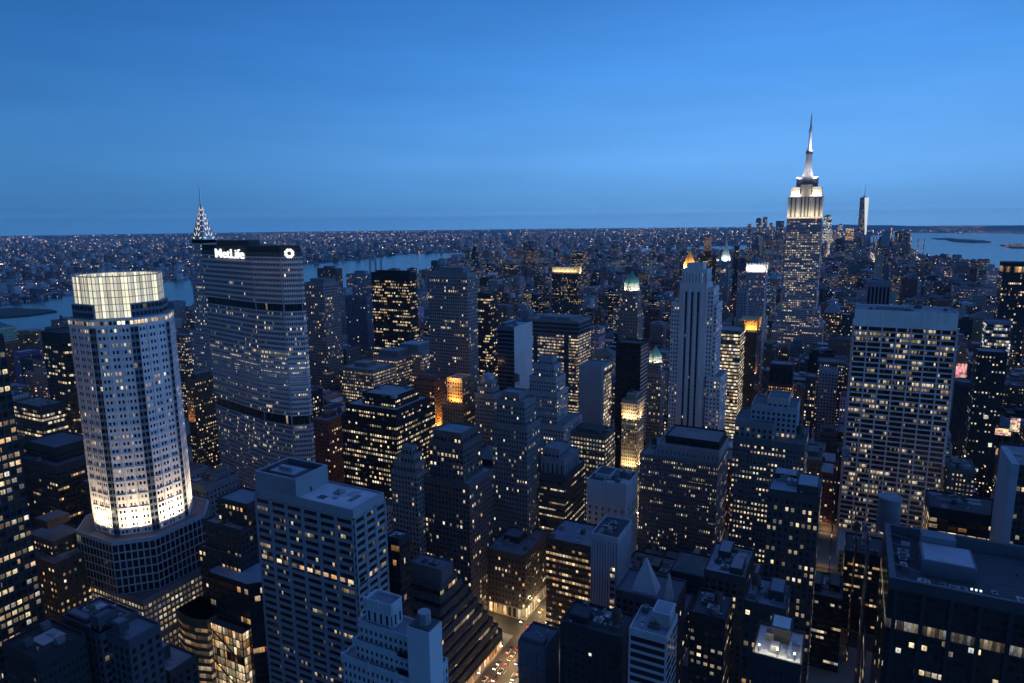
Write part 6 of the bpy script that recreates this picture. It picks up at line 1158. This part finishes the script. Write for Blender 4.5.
stops=SKY=[(0,(.21,.74,1.60)),(.010,(.195,.69,1.50)),(.020,(.124,.47,1.06)),(.035,(.112,.43,.98)),(.08,(.112,.45,1.07)),(.20,(.062,.335,.97)),(.30,(.038,.24,.78)),(.55,(.055,.16,.54)),(1,(.115,.30,.95))]
cr.elements[0].position=0; cr.elements[1].position=1
for p,c in stops:
    e=cr.elements[0] if p==0 else (cr.elements[-1] if p==1 else cr.elements.new(p)); e.color=(*c,1)
k.put(ramp.inputs[0],el)
# afterglow: strongest towards the south-west, fading round to the east; a second, higher glow where the sun went down (behind and west)
hl=k.m('SQRT',k.m('ADD',k.m('MULTIPLY',dx,dx),k.m('MULTIPLY',dy,dy))); hx,hy=k.m('DIVIDE',dx,hl),k.m('DIVIDE',dy,hl)
B=radians(-1); c1=k.m('ADD',k.m('MULTIPLY',hx,sin(B)),k.m('MULTIPLY',hy,cos(B)))
glow=k.m('POWER',k.m('MAXIMUM',c1,0.),3.2)
W_=radians(100); c2=k.m('ADD',k.m('MULTIPLY',hx,sin(W_)),k.m('MULTIPLY',hy,cos(W_))); west=k.m('MULTIPLY',k.m('POWER',k.m('MAXIMUM',c2,0.),2.),k.m('POWER',k.m('SUBTRACT',1.,el),3.))
f=k.m('ADD',k.m('ADD',k.m('ADD',.24,k.m('MULTIPLY',.24,k.m('ADD',k.m('MULTIPLY',c1,1.6),.35,clamp=True))),k.m('MULTIPLY',.60,glow)),k.m('MULTIPLY',WEST,west))
# thin drifting cloud streaks
mp=k.new('ShaderNodeMapping'); mp.inputs['Scale'].default_value=(2.2,2.2,16.); k.put(mp.inputs[0],tc.outputs['Generated']); no=k.new('ShaderNodeTexNoise'); no.inputs['Scale'].default_value=1.6; no.inputs['Detail'].default_value=6; no.inputs['Roughness'].default_value=.55; k.put(no.inputs['Vector'],mp.outputs[0])
f=k.m('MULTIPLY',f,k.m('ADD',.86,k.m('MULTIPLY',.28,no.outputs['Fac'])))
cc=k.new('ShaderNodeCombineColor'); k.put(cc.inputs[0],k.m('MULTIPLY',f,k.m('ADD',1.,k.m('MULTIPLY',.35,glow)))); k.put(cc.inputs[1],k.m('MULTIPLY',f,k.m('ADD',1.,k.m('MULTIPLY',-.03,glow)))); k.put(cc.inputs[2],k.m('MULTIPLY',f,k.m('ADD',1.,k.m('MULTIPLY',-.13,glow))))
sky=k.new('ShaderNodeTexSky',sky_type='NISHITA'); sky.sun_disc=False; sky.sun_elevation=radians(-4); sky.sun_rotation=radians(100)
tint=k.mul(sky.outputs[0],(.05,.07,.10,1))
col=k.mul(k.mul(ramp.outputs[0],cc.outputs[0]),tint,'ADD')
k.put(bg.inputs[0],col); bg.inputs[1].default_value=1.0
s=bpy.data.lights.new('sun','SUN'); s.energy=.1; s.angle=radians(50); s.color=(.62,.74,1); so=link(bpy.data.objects.new('sun',s))
from mathutils import Vector, Matrix
so.rotation_euler=Vector((-sin(radians(100)),-cos(radians(100)),-.25)).to_track_quat('-Z','Y').to_euler()
cam=bpy.data.cameras.new('camera'); cam.sensor_width=36; cam.lens=FPX*36/1024; cam.clip_start=1; cam.clip_end=90000
co=link(bpy.data.objects.new('camera',cam)); mw=Matrix(((RT[0],UP[0],-FW[0],CX),(RT[1],UP[1],-FW[1],CY),(RT[2],UP[2],-FW[2],CZ),(0,0,0,1))); co.matrix_world=mw; sc.camera=co
sc.view_settings.view_transform='Standard'; sc.view_settings.look='None'; sc.view_settings.exposure=0; sc.view_settings.gamma=1
sc.render.engine='CYCLES'; cy=sc.cycles; cy.use_denoising=True; cy.max_bounces=4; cy.diffuse_bounces=2; cy.glossy_bounces=2; cy.transmission_bounces=1; cy.volume_bounces=0; cy.sample_clamp_indirect=2.0; cy.use_adaptive_sampling=True; cy.adaptive_threshold=.015
try: cy.denoiser='OPENIMAGEDENOISE'
except Exception: pass
